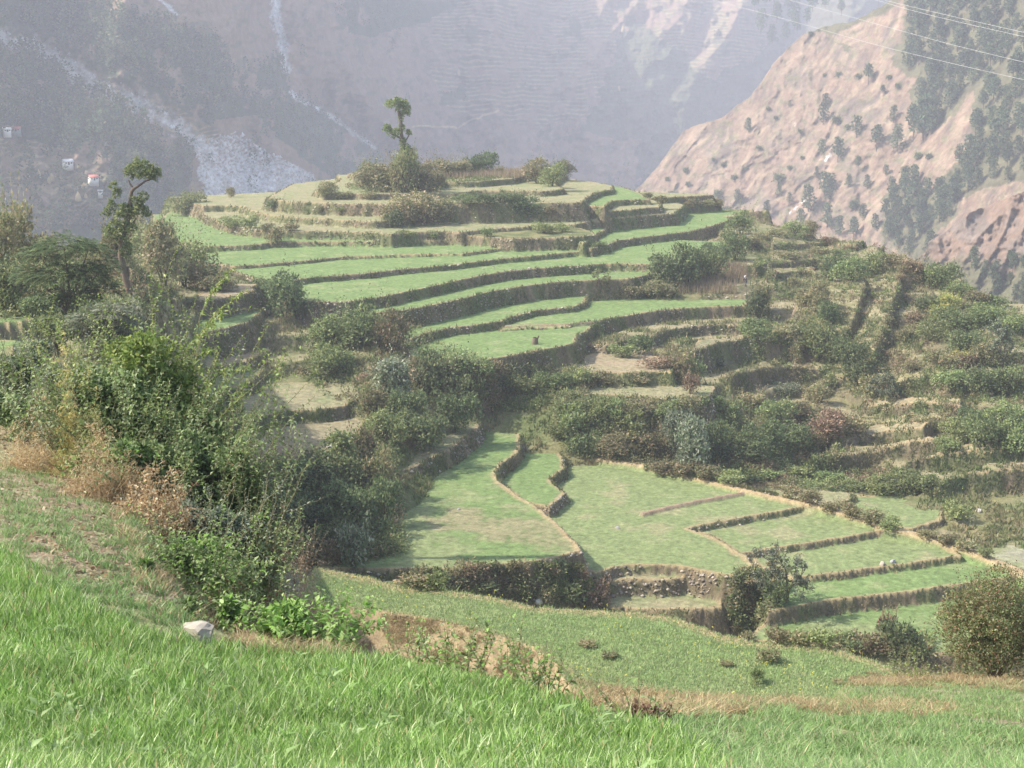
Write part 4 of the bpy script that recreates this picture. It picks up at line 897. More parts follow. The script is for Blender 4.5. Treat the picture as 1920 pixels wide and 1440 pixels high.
# ------------------------------------------------------------------ the near slope: wheat, sparse wheat, dry grass, litter
def sample_px(n, poly, r, dens=None):
    xs = [p[0] for p in poly]; ys = [p[1] for p in poly]
    x = r.uniform(min(xs), max(xs), n); y = r.uniform(min(ys), max(ys), n); k = inpoly(x, y, poly)
    return x[k], y[k]
WHEAT = [(-60,1010),(40,1050),(130,1120),(230,1175),(330,1215),(470,1225),(700,1228),(860,1260),(960,1290),(1090,1325),(1210,1360),(1300,1400),(1360,1480),(1360,1620),(-60,1620)]
x, y = sample_px(150000, WHEAT, r)
X, Y, z = hits(x, y); k = (Y < 40) & (fbm(X / 0.5, Y / 0.5, 2, 46) > -0.42); X, Y, z = X[k] + r.randn(k.sum()) * .02, Y[k] + r.randn(k.sum()) * .05, z[k]; n = len(X); z = gz(X, Y)
tall = 0.75 + 0.35 * fbm(X / 1.2, Y / 1.2, 3, 47)
colw = palette([(0.20,0.35,0.075),(0.28,0.42,0.12),(0.46,0.55,0.29),(0.14,0.25,0.055)], n, 0.14, w=[.35,.35,.15,.15], r=r) * (1 + 0.25 * fbm(X / 0.9, Y / 0.9, 2, 48))[:, None]
yl = r.rand(n) < 0.03; colw[yl] = (0.5, 0.42, 0.2)
tag(link('young_wheat', blades(X, Y, z, (0.12 + 0.15 * r.rand(n)) * tall, 0.012 + 0.010 * r.rand(n), colw, r, seg=3, lean=0.5, name='young_wheat'), M_STUFF_FG), 'dense young wheat filling the near field', 'wheat crop', kind='stuff')
# thin wheat over clods on the left and shorter growth on the right
P1 = [(-60,880),(60,870),(170,900),(230,960),(330,1010),(360,1100),(400,1200),(330,1212),(230,1175),(130,1120),(40,1050),(-60,1010)]
P2 = [(1180,1345),(1330,1322),(1500,1312),(1560,1280),(1990,1278),(1990,1640),(1330,1640),(1300,1400)]
x1, y1 = sample_px(42000, P1, r); x2, y2 = sample_px(150000, P2, r)
X1, Y1, z1 = hits(x1, y1); k = fbm(X1 / 0.45, Y1 / 0.45, 3, 49) > 0.02; X1, Y1 = X1[k], Y1[k]
X2, Y2, z2 = hits(x2, y2); k = (fbm(X2 / 0.7, Y2 / 0.7, 3, 50) > -0.05) & (Y2 < 40); X2, Y2 = X2[k], Y2[k]
X = np.concatenate([X1, X2]); Y = np.concatenate([Y1, Y2]); n = len(X)
colw = palette([(0.20,0.33,0.10),(0.25,0.38,0.14),(0.31,0.40,0.20),(0.16,0.27,0.08),(0.38,0.34,0.19)], n, 0.16, w=[.3,.3,.15,.15,.1], r=r)
tag(link('sparse_wheat', blades(X, Y, gz(X, Y), 0.06 + 0.11 * r.rand(n), 0.009 + 0.007 * r.rand(n), colw, r, seg=2, lean=0.9, name='sparse_wheat'), M_STUFF_FG), 'thin patchy wheat over bare clods at both sides of the near slope', 'wheat crop', kind='stuff')
# dry grass on the banks and rims
P3 = [[(850,1255),(1000,1255),(1150,1285),(1300,1300),(1500,1312),(1790,1322),(1790,1345),(1500,1345),(1250,1350),(1080,1322),(960,1290),(860,1262)],
      [(1560,1262),(1700,1262),(1980,1262),(1980,1300),(1700,1290),(1560,1285)],
      [(700,1150),(820,1162),(950,1195),(1060,1255),(1010,1262),(900,1262),(740,1228)],
      [(420,1195),(520,1185),(700,1205),(700,1235),(560,1238),(420,1225)],
      [(0,745),(110,735),(240,780),(250,830),(100,830),(0,780)], [(200,960),(330,1020),(360,1120),(300,1100),(220,1010)], [(340,1120),(440,1080),(600,1100),(640,1215),(520,1215),(380,1200)], [(280,960),(400,1000),(480,1120),(480,1215),(330,1200),(240,1100)]]
xs_a, ys_a = [], []
for i, p_ in enumerate(P3):
    a_, b_ = sample_px([26000, 16000, 15000, 5000, 7000, 3000, 5000, 2500][i] * 2, p_, r); xs_a.append(a_); ys_a.append(b_)
X, Y, z = hits(np.concatenate(xs_a), np.concatenate(ys_a)); k = (fbm(X / 1.3, Y / 1.3, 3, 55) > -0.02) ; X, Y = X[k], Y[k]; n = len(X)
colw = palette([(0.46,0.34,0.18),(0.38,0.27,0.15),(0.52,0.42,0.25),(0.25,0.24,0.11)], n, 0.15, r=r)
tag(link('dry_bank_grass', blades(X, Y, gz(X, Y), 0.07 + 0.14 * r.rand(n), 0.008 + 0.008 * r.rand(n) + Y * 0.00012, colw, r, seg=2, lean=1.1, name='dry_bank_grass'), M_STUFF_FG), 'straw coloured dry grass along the banks of the near slope', 'dry grass', kind='stuff')
# fallen leaves and clods on the bare ground
x, y = sample_px(5200, [(-40,760),(100,790),(220,880),(330,960),(380,1080),(300,1150),(150,1100),(-40,960)], r)
X, Y, z = hits(x, y); n = len(X); c = np.stack([X, Y, z + 0.02], 1)
v, f_, cc = leaves_mesh(c, r.randn(n, 3) * [1, 1, .3], r.randn(n, 3) * .5 + [0, 0, 1], 0.05 + .06 * r.rand(n), 0.03 + .04 * r.rand(n), palette([(0.30,0.20,0.12),(0.36,0.27,0.17),(0.20,0.14,0.09),(0.40,0.31,0.21)], n, 0.15, r=r), rich=True)
tag(link('fallen_leaves', mesh_np('fallen_leaves', v, tris=f_, col=cc), M_STUFF_FG), 'brown fallen leaves on the bare ground', 'leaf litter', kind='stuff')

# loose stones in the terrace walls
Rr, Cc_ = np.nonzero((OWN <= -2) & (GY > 100) & (GY < 285) & (GS < 0.2) & (GS > -0.3)); pk = r.choice(len(Rr), 15000); Rr, Cc_ = Rr[pk], Cc_[pk]
ok = fbm(GX[Rr, Cc_] / 6, GY[Rr, Cc_] / 6, 2, 60) > 0.0; Rr, Cc_ = Rr[ok], Cc_[ok]; n = len(Rr)
p = np.stack([GX[Rr, Cc_], GY[Rr, Cc_], Z[Rr, Cc_]], 1); oc = np.array([(1,0,0),(-1,0,0),(0,1,0),(0,-1,0),(0,0,.7),(0,0,-.7)], float); of_ = np.array([(0,2,4),(2,1,4),(1,3,4),(3,0,4),(2,0,5),(1,2,5),(3,1,5),(0,3,5)])
V = p[:, None] + oc[None] * (0.09 + 0.16 * r.rand(n, 1, 1) ** 2) * (0.7 + .6 * r.rand(n, 6, 1)); Fo = (np.arange(n)[:, None, None] * 6 + of_[None]).reshape(-1, 3)
tag(link('wall_stones', mesh_np('wall_stones', V.reshape(-1, 3), tris=Fo, col=np.repeat(palette([(0.30,0.25,0.2),(0.22,0.19,0.16),(0.42,0.37,0.31)], n, .15, r=r), 6, 0)), M_GROUND), 'rough stones sticking out of the terrace walls', 'stones', kind='stuff')
# low undergrowth filling the slopes between the shrubs
ZONES = [([(560,700),(640,590),(760,590),(900,690),(900,790),(740,880),(690,780),(600,740)], 700, .7),
         ([(470,880),(730,850),(745,1040),(620,1060),(460,1050)], 1700, 1.0), ([(900,690),(1110,695),(1110,745),(1040,765),(900,775)], 600, .6),
         ([(1040,760),(1350,750),(1600,790),(1560,880),(1400,905),(1200,870),(1060,850)], 1700, .7), ([(1410,600),(1700,560),(1920,580),(1920,860),(1700,790),(1600,740),(1400,690)], 1500, .5),
         ([(1410,440),(1620,450),(1760,510),(1700,560),(1420,570)], 500, .45), ([(740,1080),(870,1060),(1080,1060),(1150,1140),(960,1128),(770,1105)], 400, .4),
         ([(0,480),(200,470),(340,500),(330,560),(200,640),(0,600)], 900, .7), ([(1200,876),(1400,890),(1700,880),(1760,930),(1400,915)], 700, .45), ([(640,350),(830,330),(830,360),(690,362)], 500, .6), ([(1380,1085),(1430,1080),(1440,1150),(1400,1190),(1370,1150)], 250, .6), ([(1440,1195),(1740,1200),(1740,1230),(1500,1218)], 450, .5)]
xs_a, ys_a, hs_a = [], [], []
for poly, n_, hh in ZONES:
    a_, b_ = sample_px(n_ * 2, poly, r); xs_a.append(a_); ys_a.append(b_); hs_a.append(np.full(len(a_), hh))
X, Y, z = hits(np.concatenate(xs_a), np.concatenate(ys_a)); hh = np.concatenate(hs_a)
k = (fbm(X / 4, Y / 4, 3, 57) > -0.25) & (Y > 70) & clear_of_walker(X, Y); X, Y, z, hh = X[k], Y[k], z[k], hh[k]; n = len(X); per = 26
hh = hh * (0.5 + 1.3 * r.rand(n)) * (1 + 0.6 * fbm(X / 3, Y / 3, 2, 58)); d = unit(r.randn(n, per, 3)); d[..., 2] = np.abs(d[..., 2])
c = np.stack([X, Y, z], 1)[:, None] + d * (0.4 + 0.6 * r.rand(n, per, 1)) * np.stack([hh * .8, hh * .8, hh], 1)[:, None]; c = c.reshape(-1, 3)
tint = fbm(X / 6, Y / 6, 3, 59)
cb = palette(GREENS['D'] + GREENS['G'] + GREENS['O'], n, .15, r=r); cb = mixc(cb, palette(GREENS['O'] + GREENS['R'], n, .15, r=r), sstep(0.05, .35, tint)); cb = mixc(cb, palette(GREENS['G'], n, .1, r=r), sstep(-0.05, -.3, tint) * .8)
v, f_, cc = leaves_mesh(c, d.reshape(-1, 3) + r.randn(len(c), 3) * .6, r.randn(len(c), 3) + [0, 0, .6], 0.26 * (.7 + .6 * r.rand(len(c))), 0.15, np.repeat(cb, per, 0) * (.8 + .4 * r.rand(len(c), 1)))
tag(link('undergrowth', mesh_np('undergrowth', v, f_, col=cc), M_STUFF), 'tangled undergrowth filling the slopes and gully between the shrubs', 'undergrowth', kind='stuff')

# broad-leaved weeds among the wheat
x, y = sample_px(330, [(-40,1120),(330,1225),(860,1275),(1250,1390),(1250,1600),(-40,1600)], r)
X, Y, z = hits(x, y); k = (fbm(X / 0.7, Y / 0.7, 2, 66) > 0.0) & (Y < 20); X, Y, z = X[k], Y[k], z[k]; m_ = 7; n = len(X) * m_; az = np.tile(np.arange(m_) * 2.4, len(X)) + np.repeat(r.rand(len(X)) * 6, m_)
c = np.repeat(np.stack([X, Y, z + 0.02], 1), m_, 0) + np.stack([0 * az, 0 * az, 0.015 * np.tile(np.arange(m_), len(X))], 1)
v, f_, cc = leaves_mesh(c, np.stack([np.cos(az), np.sin(az), 0.7 + .3 * r.rand(n)], 1), np.tile([[0, 0, 1.]], (n, 1)) + r.randn(n, 3) * .2, 0.07 + .05 * r.rand(n), 0.03 + .02 * r.rand(n), palette([(0.24,0.37,0.12),(0.19,0.31,0.09),(0.30,0.42,0.17)], n, .1, r=r), rich=True)
tag(link('field_weeds', mesh_np('field_weeds', v, tris=f_, col=cc), M_STUFF_FG), 'pale broad leafed weeds scattered among the young wheat', 'weeds', kind='stuff')
# ------------------------------------------------------------------ named trees
def P3d(x, y, D): return np.array([float(sx(x, y)) * D, D, float(rat(y)) * D])
def thing(name, label, cat, loc, group=None, rotz=0):
    o = bpy.data.objects.new(name, None); scene.collection.objects.link(o); o.location = loc; o.rotation_euler = (0, 0, rotz)
    o.empty_display_size = 0.3
    return tag(o, label, cat, group)
def traced_tree(name, label, base, limbs, lobes, D, mats, n, L, W, kind, seed, up=0.3):
    """trunk and limbs through traced joints, crown lobes of leaves; all at the tree's own distance"""
    r_ = np.random.RandomState(seed); b0 = np.array([q_[0] for q_ in hits([base[0]], [base[1]])]) if not D or D > 150 else np.array(hit(*base, D - 14, D + 14)); D_ = b0[1]
    t = thing(name, label, 'tree', b0); A = Acc()
    for path, r0, r1 in limbs:
        pts = [P3d(x, y, D_ + (q[0] if q else 0)) - b0 for x, y, *q in path]
        if path[0][1] >= base[1] - 1: pts[0][2] = -0.3
        v, f_ = tube(np.array([np.array(p) for p in pts]), r0, r1, 7); A.add(v, f_)
    link('trunk', A.mesh('trunk', True), M_BARK, t)
    k = D_ / 2700.0; lb = []
    for x, y, rx, rz in lobes:
        c = P3d(x, y, D_ + r_.uniform(-1, 1) * rx * k * 0.5) - b0; lb.append((c[0], c[1], c[2], rx * k * .85, rx * k * .85, rz * k * .85))
        for _m in range(4):
            dd_ = unit(r_.randn(3)) * rx * k * 1.0; lb.append((c[0] + dd_[0], c[1] + dd_[1], c[2] + dd_[2], rx * k * .34, rx * k * .34, rz * k * .34))
    v, f_, c_ = cloud(lb, n, L, W, GREENS[kind], r_, up)
    link('crown', mesh_np('crown', v, f_, col=c_), M_LEAF, t)
    return t
traced_tree('pollarded_tree', 'lone pollarded tree with two leafy knobs on the hilltop, seen against the mountain', (757,352),
    [([(757,352),(758,310),(757,275),(752,250),(751,225),(747,208)], 0.42, 0.28), ([(757,262),(745,256),(735,252)], 0.22, 0.12), ([(757,270),(766,255),(768,244)], 0.18, 0.06)],
    [(735,198,11,11),(747,192,11,9),(758,198,10,13),(763,209,7,10),(753,205,9,9),(752,222,6,10),(753,240,6,10),(728,243,8,10),(733,251,9,8),(742,247,9,7),(767,250,5,8),(756,270,7,14),(763,285,9,16)], 262, None, 5200, 0.30, 0.2, 'G', 3)
traced_tree('yellow_green_tree', 'yellow green leafy tree standing against the trunk of the pollarded tree', (765,352),
    [([(765,352),(764,310),(762,285)], 0.25, 0.08)], [(760,300,18,16),(768,318,20,18),(756,326,17,16),(766,290,13,12)], 259, None, 1900, 0.42, 0.28, 'Y', 4)
traced_tree('forked_tree', 'tall crooked tree with pale lower trunk and leafy tuft at the top', (247,566),
    [([(247,566),(243,545),(236,525),(232,500),(226,480),(228,455),(234,430),(243,400),(244,380),(246,360),(252,352)], 0.30, 0.14), ([(252,353),(262,347),(272,340),(285,335)], 0.12, 0.05),
     ([(250,354),(244,345),(241,337)], 0.09, 0.04), ([(238,528),(242,515),(240,500)], 0.10, 0.06), ([(228,488),(215,480),(207,470)], 0.08, 0.04), ([(232,440),(245,425),(256,408)], 0.09, 0.04)],
    [(252,318,16,14),(268,312,16,14),(282,322,14,12),(270,332,14,9),(292,328,10,8),(244,326,10,9),(226,412,16,18),(236,395,12,16),(222,440,14,16),(214,425,12,14),(250,400,12,14),(256,380,11,12),(232,455,10,12),(210,390,9,20),(218,365,8,16),(262,395,12,16),(270,370,9,12),(275,400,8,14),(200,400,8,12),(213,350,7,10),(205,440,12,18),(246,430,12,14),(238,470,12,12)], 105, None, 9000, 0.17, 0.11, 'G', 5)
traced_tree('broken_snag', 'short bare broken trunk with splintered limbs beside the forked tree', (197,556),
    [([(197,556),(195,538),(188,526),(176,520),(166,512),(160,498)], 0.2, 0.05), ([(186,525),(182,512),(178,506)], 0.09, 0.03), ([(170,515),(160,520),(150,522)], 0.05, 0.02)], [(182,512,5,4)], 100, None, 60, 0.1, 0.06, 'R', 6)
# the big feathery tree: drooping compound leaves
def feathery(name, label, base, lobes, D, n, kind, seed):
    r_ = np.random.RandomState(seed); b0 = np.array(hit(*base, D - 12, D + 12)); D_ = b0[1]; k = D_ / 2700.0
    t = thing(name, label, 'tree', b0); A = Acc()
    lb = []
    for x, y, rx, rz in lobes:
        c = P3d(x, y, D_ + r_.uniform(-.5, .5) * rx * k) - b0; lb.append((c[0], c[1], c[2], rx * k, rx * k, rz * k))
        v, f_ = tube([(0, 0, -.2), (c[0] * .3, c[1] * .3, c[2] * .5), (c[0], c[1], c[2])], 0.13, 0.03, 5); A.add(v, f_)
    link('trunk', A.mesh('trunk', True), M_BARK, t)
    lob = np.array(lb); w = lob[:, 3] * lob[:, 5]; ki = r_.choice(len(lob), n, p=w / w.sum()); d = unit(r_.randn(n, 3)); d[:, 2] = np.abs(d[:, 2]) - 0.25
    c = lob[ki, :3] + d * (0.5 + 0.5 * r_.rand(n, 1)) * lob[ki, 3:6]
    ax = unit(d * [1, 1, .4] + r_.randn(n, 3) * .35 + [0, 0, .25]); LL = 0.45 + 0.3 * r_.rand(n); tt = np.linspace(0.1, 1, 8)
    base_c = palette(GREENS[kind], n, 0.2, r=r_)
    V, Fq, Cq_, off = [], [], [], 0
    for i_t in tt:
        for sgn in (-1, 1):
            side = unit(np.cross(ax, [0, 0, 1.0])) * sgn; p = c + ax * (LL * i_t)[:, None] - np.array([0, 0, 1]) * (LL * 0.45 * i_t ** 2)[:, None]
            v, f_, cc_ = leaves_mesh(p, unit(side + ax * 0.4 + np.array([0, 0, -.25])), np.tile([[0, 0, 1.]], (n, 1)), 0.16, 0.055, base_c)
            V.append(v); Fq.append(f_ + off); Cq_.append(cc_); off += len(v)
    link('crown', mesh_np('crown', np.concatenate(V), np.concatenate(Fq), col=np.concatenate(Cq_)), M_LEAF, t)
    return t
feathery('feathery_tree', 'broad dark green tree with feathery drooping leaves', (135,604), [(120,462,52,32),(75,480,36,30),(165,470,42,28),(60,520,34,30),(110,520,50,36),(165,520,46,36),(90,560,44,30),(150,560,40,30),(195,500,28,26),(200,545,24,26)], 92, 2100, 'D', 9)
feathery('feathery_bush', 'bluish green feathery bush under the forked tree', (185,672), [(170,600,34,26),(205,590,30,24),(150,630,34,28),(200,630,36,28),(230,610,24,24),(240,640,24,22)], 84, 900, 'S', 10)
def open_tree(name, label, base, h, D, kind, seed, n=1600, bare=0.0, leaf=0.035):
    b0 = np.array(hit(*base, D - 15, D + 15)) if D else np.array(hit(*base)); H = h / 2700.0 * b0[1]
    B, Lf = sparse_mesh(kind, seed, 1.0, n, leaf, bare)
    t = thing(name, label, 'tree', b0, rotz=seed * 1.3); t.scale = (H, H, H)
    link('branches', B, M_BARK, t); link('foliage', Lf, M_LEAF, t); return t
open_tree('sapling', 'slender pale sapling on the lip of a green terrace', (1123,542), 56, None, 'L', 31, 350, leaf=0.06)
open_tree('silver_leafed_tree', 'small tree with silvery leaves and forked trunk above the bare alcove', (1664,752), 84, None, 'S', 32, 1500, leaf=0.045)
open_tree('grey_tree', 'open grey leafed tree on the overgrown shoulder at the edge', (1880,690), 120, None, 'S', 33, 2200, leaf=0.035)
open_tree('grey_tree', 'grey leafed spreading tree low on the slope below the tan plot', (1300,875), 135, None, 'S', 34, 3400, leaf=0.045)
open_tree('tangled_tree', 'tangled half bare tree with grey twigs and climbing leaves at the field corner', (1475,1130), 165, None, 'S', 35, 2200, leaf=0.028)
open_tree('tangled_tree', 'half bare grey twigged bush hanging over the dark hollow', (1450,1125), 120, None, 'O', 36, 1300, leaf=0.032)

# ------------------------------------------------------------------ pines of the rocky spur
def pine_meshes(seed):
    r_ = np.random.RandomState(seed); A = Acc(); top = 1.0; lean = r_.uniform(-.06, .06)
    path = [(0, 0, -0.06), (lean * .3, 0, .35), (lean, 0.01, .7), (lean * 1.2, 0, .97)]
    v, f_ = tube(path, 0.022, 0.006, 5); A.add(v, f_); lobes = []
    clear = r_.uniform(0.12, 0.4)
    for i in range(13):
        z_ = clear + (0.95 - clear) * (i + r_.rand() * .6) / 13; a = i * 2.4 + r_.rand(); q = (0.20 if z_ < .75 else 0.12) * r_.uniform(.5, 1.1) * (1.15 - z_ * .6)
        c = (lean * z_ + math.cos(a) * q, math.sin(a) * q, z_); s = r_.uniform(.055, .095); lobes.append((*c, s * 1.3, s * 1.3, s * .8))
        v, f_ = tube([(lean * z_, 0, z_ - .04), c], 0.008, 0.003, 3); A.add(v, f_)
    n = 620; k = r_.randint(len(lobes), size=n); lob = np.array(lobes); d = unit(r_.randn(n, 3)); c = lob[k, :3] + d * (0.5 + .6 * r_.rand(n, 1)) * lob[k, 3:6]
    v, f_, cc_ = leaves_mesh(c, unit(d + [0, 0, .5]), r_.randn(n, 3), 0.085, 0.05, palette([(0.105,0.15,0.075),(0.14,0.19,0.09),(0.08,0.12,0.06),(0.17,0.20,0.105)], n, .15, r=r_))
    return A.mesh('trunk', True), mesh_np('crown', v, f_, col=cc_)
PINES = [pine_meshes(50 + i) for i in range(6)]
PLIST = []
def pine(x, y, h, Dfn, group, where):
    D = float(Dfn(np.array([float(x)]), np.array([float(y)]))[0]); p = P3d(x, y, D); p[1] -= 1.0
    H = h / 2700.0 * D; tr, cr = PINES[rs.randint(len(PINES))]
    o = thing('pine_tree', f'{"tall" if h > 36 else "middling" if h > 22 else "small"} pine {where}', 'pine tree', p, group, rs.rand() * 6.28); o.scale = (H, H, H)
    if not tr.materials: tr.materials.append(M_BARK); cr.materials.append(M_LEAF)
    for nm, me in (('trunk', tr), ('crown', cr)):
        c = bpy.data.objects.new(nm, me); scene.collection.objects.link(c); c.parent = o
    PLIST.append(o)
for t_ in """1627,157,37 1605,256,40 1674,228,30 1547,203,28 1543,233,40 1570,303,46 1540,290,30 1608,320,28 1642,283,48 1682,280,46 1403,247,26 1729,264,86 1712,258,60 1745,250,50 1713,353,44 1545,365,44
 1515,396,50 1556,376,50 1625,353,26 1617,412,30 1550,424,44 1460,367,22 1382,380,26 1437,405,30 1600,448,42 1572,440,36 1640,430,30 1500,420,30 1480,380,20 1590,350,24 1660,330,22 1480,200,12 1690,360,30 1530,330,18 1655,180,20""".split():
    x, y, h = map(float, t_.split(',')); pine(x, y, h, spur_D, 'scattered pines on the spur', 'scattered on the bare pink spur')
rp = np.random.RandomState(77)
def fill(poly, n, h0, h1, Dfn, grp, where, gap=15, lim=(1300, 2010, -40, 600)):
    got = []; tries = 0
    while len(got) < n and tries < 20000:
        tries += 1; x = rp.uniform(max(lim[0], min(p[0] for p in poly)), min(lim[1], max(p[0] for p in poly))); y = rp.uniform(max(lim[2], min(p[1] for p in poly)), min(lim[3], max(p[1] for p in poly)))
        if not inpoly(np.array([x]), np.array([y]), poly)[0]: continue
        if any(abs(x - a) < gap and abs(y - b) < gap * .8 for a, b in got): continue
        got.append((x, y)); pine(x, y, rp.uniform(h0, h1), Dfn, grp, where)
fill(WOODS[0], 165, 30, 52, spur_D, 'pines of the wood on the spur', 'in the wood covering the spur', 17)
fill(WOODS[1], 34, 28, 48, spur_D, 'pines of the hollow under the spur', 'in the hollow low on the spur', 13)
fill([(1395,25),(1500,-40),(1700,-40),(1690,0),(1640,22),(1600,38),(1560,52),(1500,70),(1450,95)], 24, 26, 44, lambda a, b: mount_D(a, b) * 0.75, 'pines behind the crest of the spur', 'rising behind the crest of the spur', 16)
fill([(1810,490),(1850,480),(1930,500),(1930,580),(1840,550)], 16, 24, 40, shoulder_D, 'pines on the low shoulder', 'on the low shoulder at the edge', 13)
number_labels(PLIST)
# dark little bushes dotted over the bare spur
SPB = []
for t_ in "1572,146,9 1610,150,10 1683,166,9 1440,208,7 1520,68,7 1423,283,9 1356,314,8 1377,340,10 1346,372,14 1285,325,9 1400,320,6 1504,300,6 1666,150,8 1455,225,6 1337,302,5 1600,395,16 1500,250,6 1590,245,10 1570,235,14 1720,300,12 1740,300,10 1700,330,16 1460,345,16 1360,400,12 1545,145,6 1290,350,8 1250,340,7 1480,320,8 1260,370,10 1310,380,8".split():
    x, y, w = map(float, t_.split(',')); D = float(spur_D(np.array([x]), np.array([y]))[0]); p = P3d(x, y, D); s_ = w / 2700 * D * 1.5
    o = link('hill_bush', PROTO['D', 's', rs.randint(2)], M_LEAF, None, p, rs.rand() * 6); o.scale = (s_, s_, s_); SPB.append(o)
    tag(o, f'{"tiny" if w < 9 else "small"} dark bush dotted on the bare pink spur', 'bush', 'bushes dotted on the spur')
number_labels(SPB)

# ------------------------------------------------------------------ the wooded mountain: too many trees to count
rf = np.random.RandomState(88)
n = 60000; px = rf.uniform(-140, 1500, n); py = rf.uniform(-45, 440, n); w_ = wood_mask(px, py)
dens = np.where(px < 780, 0.16, 0.075); k = rf.rand(n) < w_ * dens; px, py = px[k], py[k]
dl = np.concatenate([px, rf.uniform(-100, 300, 60)]); dy_ = np.concatenate([py, rf.uniform(250, 420, 60)]); px, py = dl, dy_
D = mount_D(px, py); base = to3(px, py, D); nt_ = len(px)
Ht = rf.uniform(7, 13, nt_) * np.where(D > 1300, 0.9, 1.0) * np.where(py > 1000, .5, 1); per = 42
z01 = rf.rand(nt_, per) ** 0.8; a = rf.rand(nt_, per) * 6.283; con = rf.rand(nt_, 1) < 0.6
rad = np.where(con, 0.26 * (1.08 - z01), 0.30 * np.sqrt(np.clip(1 - (2 * z01 - 1.05) ** 2, 0.05, 1))) * (0.5 + 0.5 * rf.rand(nt_, per))
c = base[:, None, :] + np.stack([np.cos(a) * rad, np.sin(a) * rad, 0.12 + z01 * 0.9], -1) * Ht[:, None, None]
c = c.reshape(-1, 3); nn = len(c); dirs = np.stack([np.cos(a).ravel(), np.sin(a).ravel(), rf.rand(nn) * .8], 1)
tc = palette([(0.07,0.115,0.05),(0.10,0.15,0.06),(0.055,0.085,0.045),(0.14,0.155,0.08),(0.12,0.12,0.07)], nt_, .2, r=rf)
v, f_, cc_ = leaves_mesh(c, dirs, rf.randn(nn, 3), np.repeat(Ht, per) * 0.16, np.repeat(Ht, per) * 0.12, np.repeat(tc, per, 0) * (0.8 + .4 * rf.rand(nn, 1)))
tag(link('distant_forest', mesh_np('distant_forest', v, f_, col=cc_), M_STUFF), 'hazy mass of forest covering the mountain across the valley', 'forest', kind='stuff')
# landslide: pale boulders
n = 9000; px = rf.uniform(-60, 720, n); py = rf.uniform(-20, 400, n)
fb_ = fbm(px / 18, py / 18, 4, 62)
inf = inpoly(px + 16 * fb_, py, [(365,262),(440,245),(500,285),(585,325),(600,380),(400,400),(372,320)]); dsl_ = pline(px, py, [(-10,70),(60,85),(110,115),(190,165),(260,190),(330,235),(400,290)]); ds2 = pline(px, py, [(528,-60),(515,40),(528,70),(532,100),(536,128)]); ds3 = pline(px, py, [(543,172),(575,195),(600,205),(640,232),(700,275)])
k = inf | (rf.rand(n) < 0.5 * np.exp(-(dsl_ / 16) ** 2)) | (ds2 < 7) | (ds3 < 4); px, py = px[k], py[k]; p = to3(px, py, mount_D(px, py)); nb_ = len(px)
oct_ = np.array([(1,0,0),(-1,0,0),(0,1,0),(0,-1,0),(0,0,1),(0,0,-.6)], float); of = np.array([(0,2,4),(2,1,4),(1,3,4),(3,0,4),(2,0,5),(1,2,5),(3,1,5),(0,3,5)])
V = p[:, None, :] + oct_[None] * (0.5 + 2.0 * rf.rand(nb_, 1, 1) ** 3) * (0.6 + .7 * rf.rand(nb_, 6, 1)); Fo = (np.arange(nb_)[:, None, None] * 6 + of[None]).reshape(-1, 3)
bc = np.repeat(np.array([[0.66, 0.66, 0.66]]) * (0.6 + .5 * rf.rand(nb_, 1)), 6, 0)
tag(link('landslide_rubble', mesh_np('landslide_rubble', V.reshape(-1, 3), tris=Fo, col=bc), M_FAR), 'pale rock rubble of the landslide on the mountain', 'rubble', kind='stuff')

# ------------------------------------------------------------------ houses, stacks
def box(x0, x1, y0, y1, z0, z1):
    v = [(x, y, z) for z in (z0, z1) for y in (y0, y1) for x in (x0, x1)]
    return np.array(v, float), np.array([(0,2,3,1),(4,5,7,6),(0,1,5,4),(2,6,7,3),(0,4,6,2),(1,3,7,5)])
M_WHITE = plain_mat('whitewash', (0.80, 0.78, 0.72), 0.9, 0.08, 2); M_REDROOF = plain_mat('red_roof', (0.55, 0.16, 0.12), 0.7, 0.15, 2)
M_GREYROOF = plain_mat('sheet_roof', (0.62, 0.64, 0.68), 0.45, 0.1, 2); M_DARKWOOD = plain_mat('dark_wood', (0.09, 0.07, 0.06), 0.9, 0.2, 4)
M_GREENWALL = plain_mat('faded_wall', (0.25, 0.30, 0.30), 0.9, 0.15, 2)
def house(label, x, y, wpx, wall, roof, rot, grp='houses among the far terraces'):
    D = float(mount_D(np.array([x]), np.array([y]))[0]) - 4; p = P3d(x, y, D); w = wpx / 2700 * D * .85; l, d, h = w * .5, w * .36, w * .38
    t = thing('house', label, 'house', p, grp, rot)
    A = Acc(); v, f_ = box(-l, l, -d, d, -3, h); A.add(v, f_)
    g = np.array([(-l, -d, h), (-l, d, h), (-l, 0, h + d * .62), (l, -d, h), (l, d, h), (l, 0, h + d * .62)]); A.add(g, np.array([(0, 1, 2), (3, 5, 4)]))
    link('wall', A.mesh('wall'), wall, t)
    A = Acc()
    for s in (-1, 1):
        e = 1.18; a0 = np.array([(-l * e, s * d * 1.3, h - d * .16), (l * e, s * d * 1.3, h - d * .16), (l * e, 0, h + d * .66), (-l * e, 0, h + d * .66)]); b0 = a0 + [0, 0, .12]
        A.add(np.concatenate([a0, b0]), np.array([(0,1,2,3),(4,7,6,5),(0,4,5,1),(1,5,6,2),(3,2,6,7),(0,3,7,4)]))
    link('roof', A.mesh('roof'), roof, t)
    v, f_ = box(-.45, .45, -d - .06, -d + .02, 0, min(1.9, h * .85)); link('door', mesh_np('door', v, f_), M_DARKWOOD, t)
    for wx in (-l * .6, l * .6):
        v, f_ = box(wx - .4, wx + .4, -d - .05, -d + .02, h * .35, h * .75); link('window', mesh_np('window', v, f_), M_DARKWOOD, t)
house('white gabled house with orange base among trees, topmost of the far houses', 13, 247, 15, M_WHITE, M_WHITE, R(35))
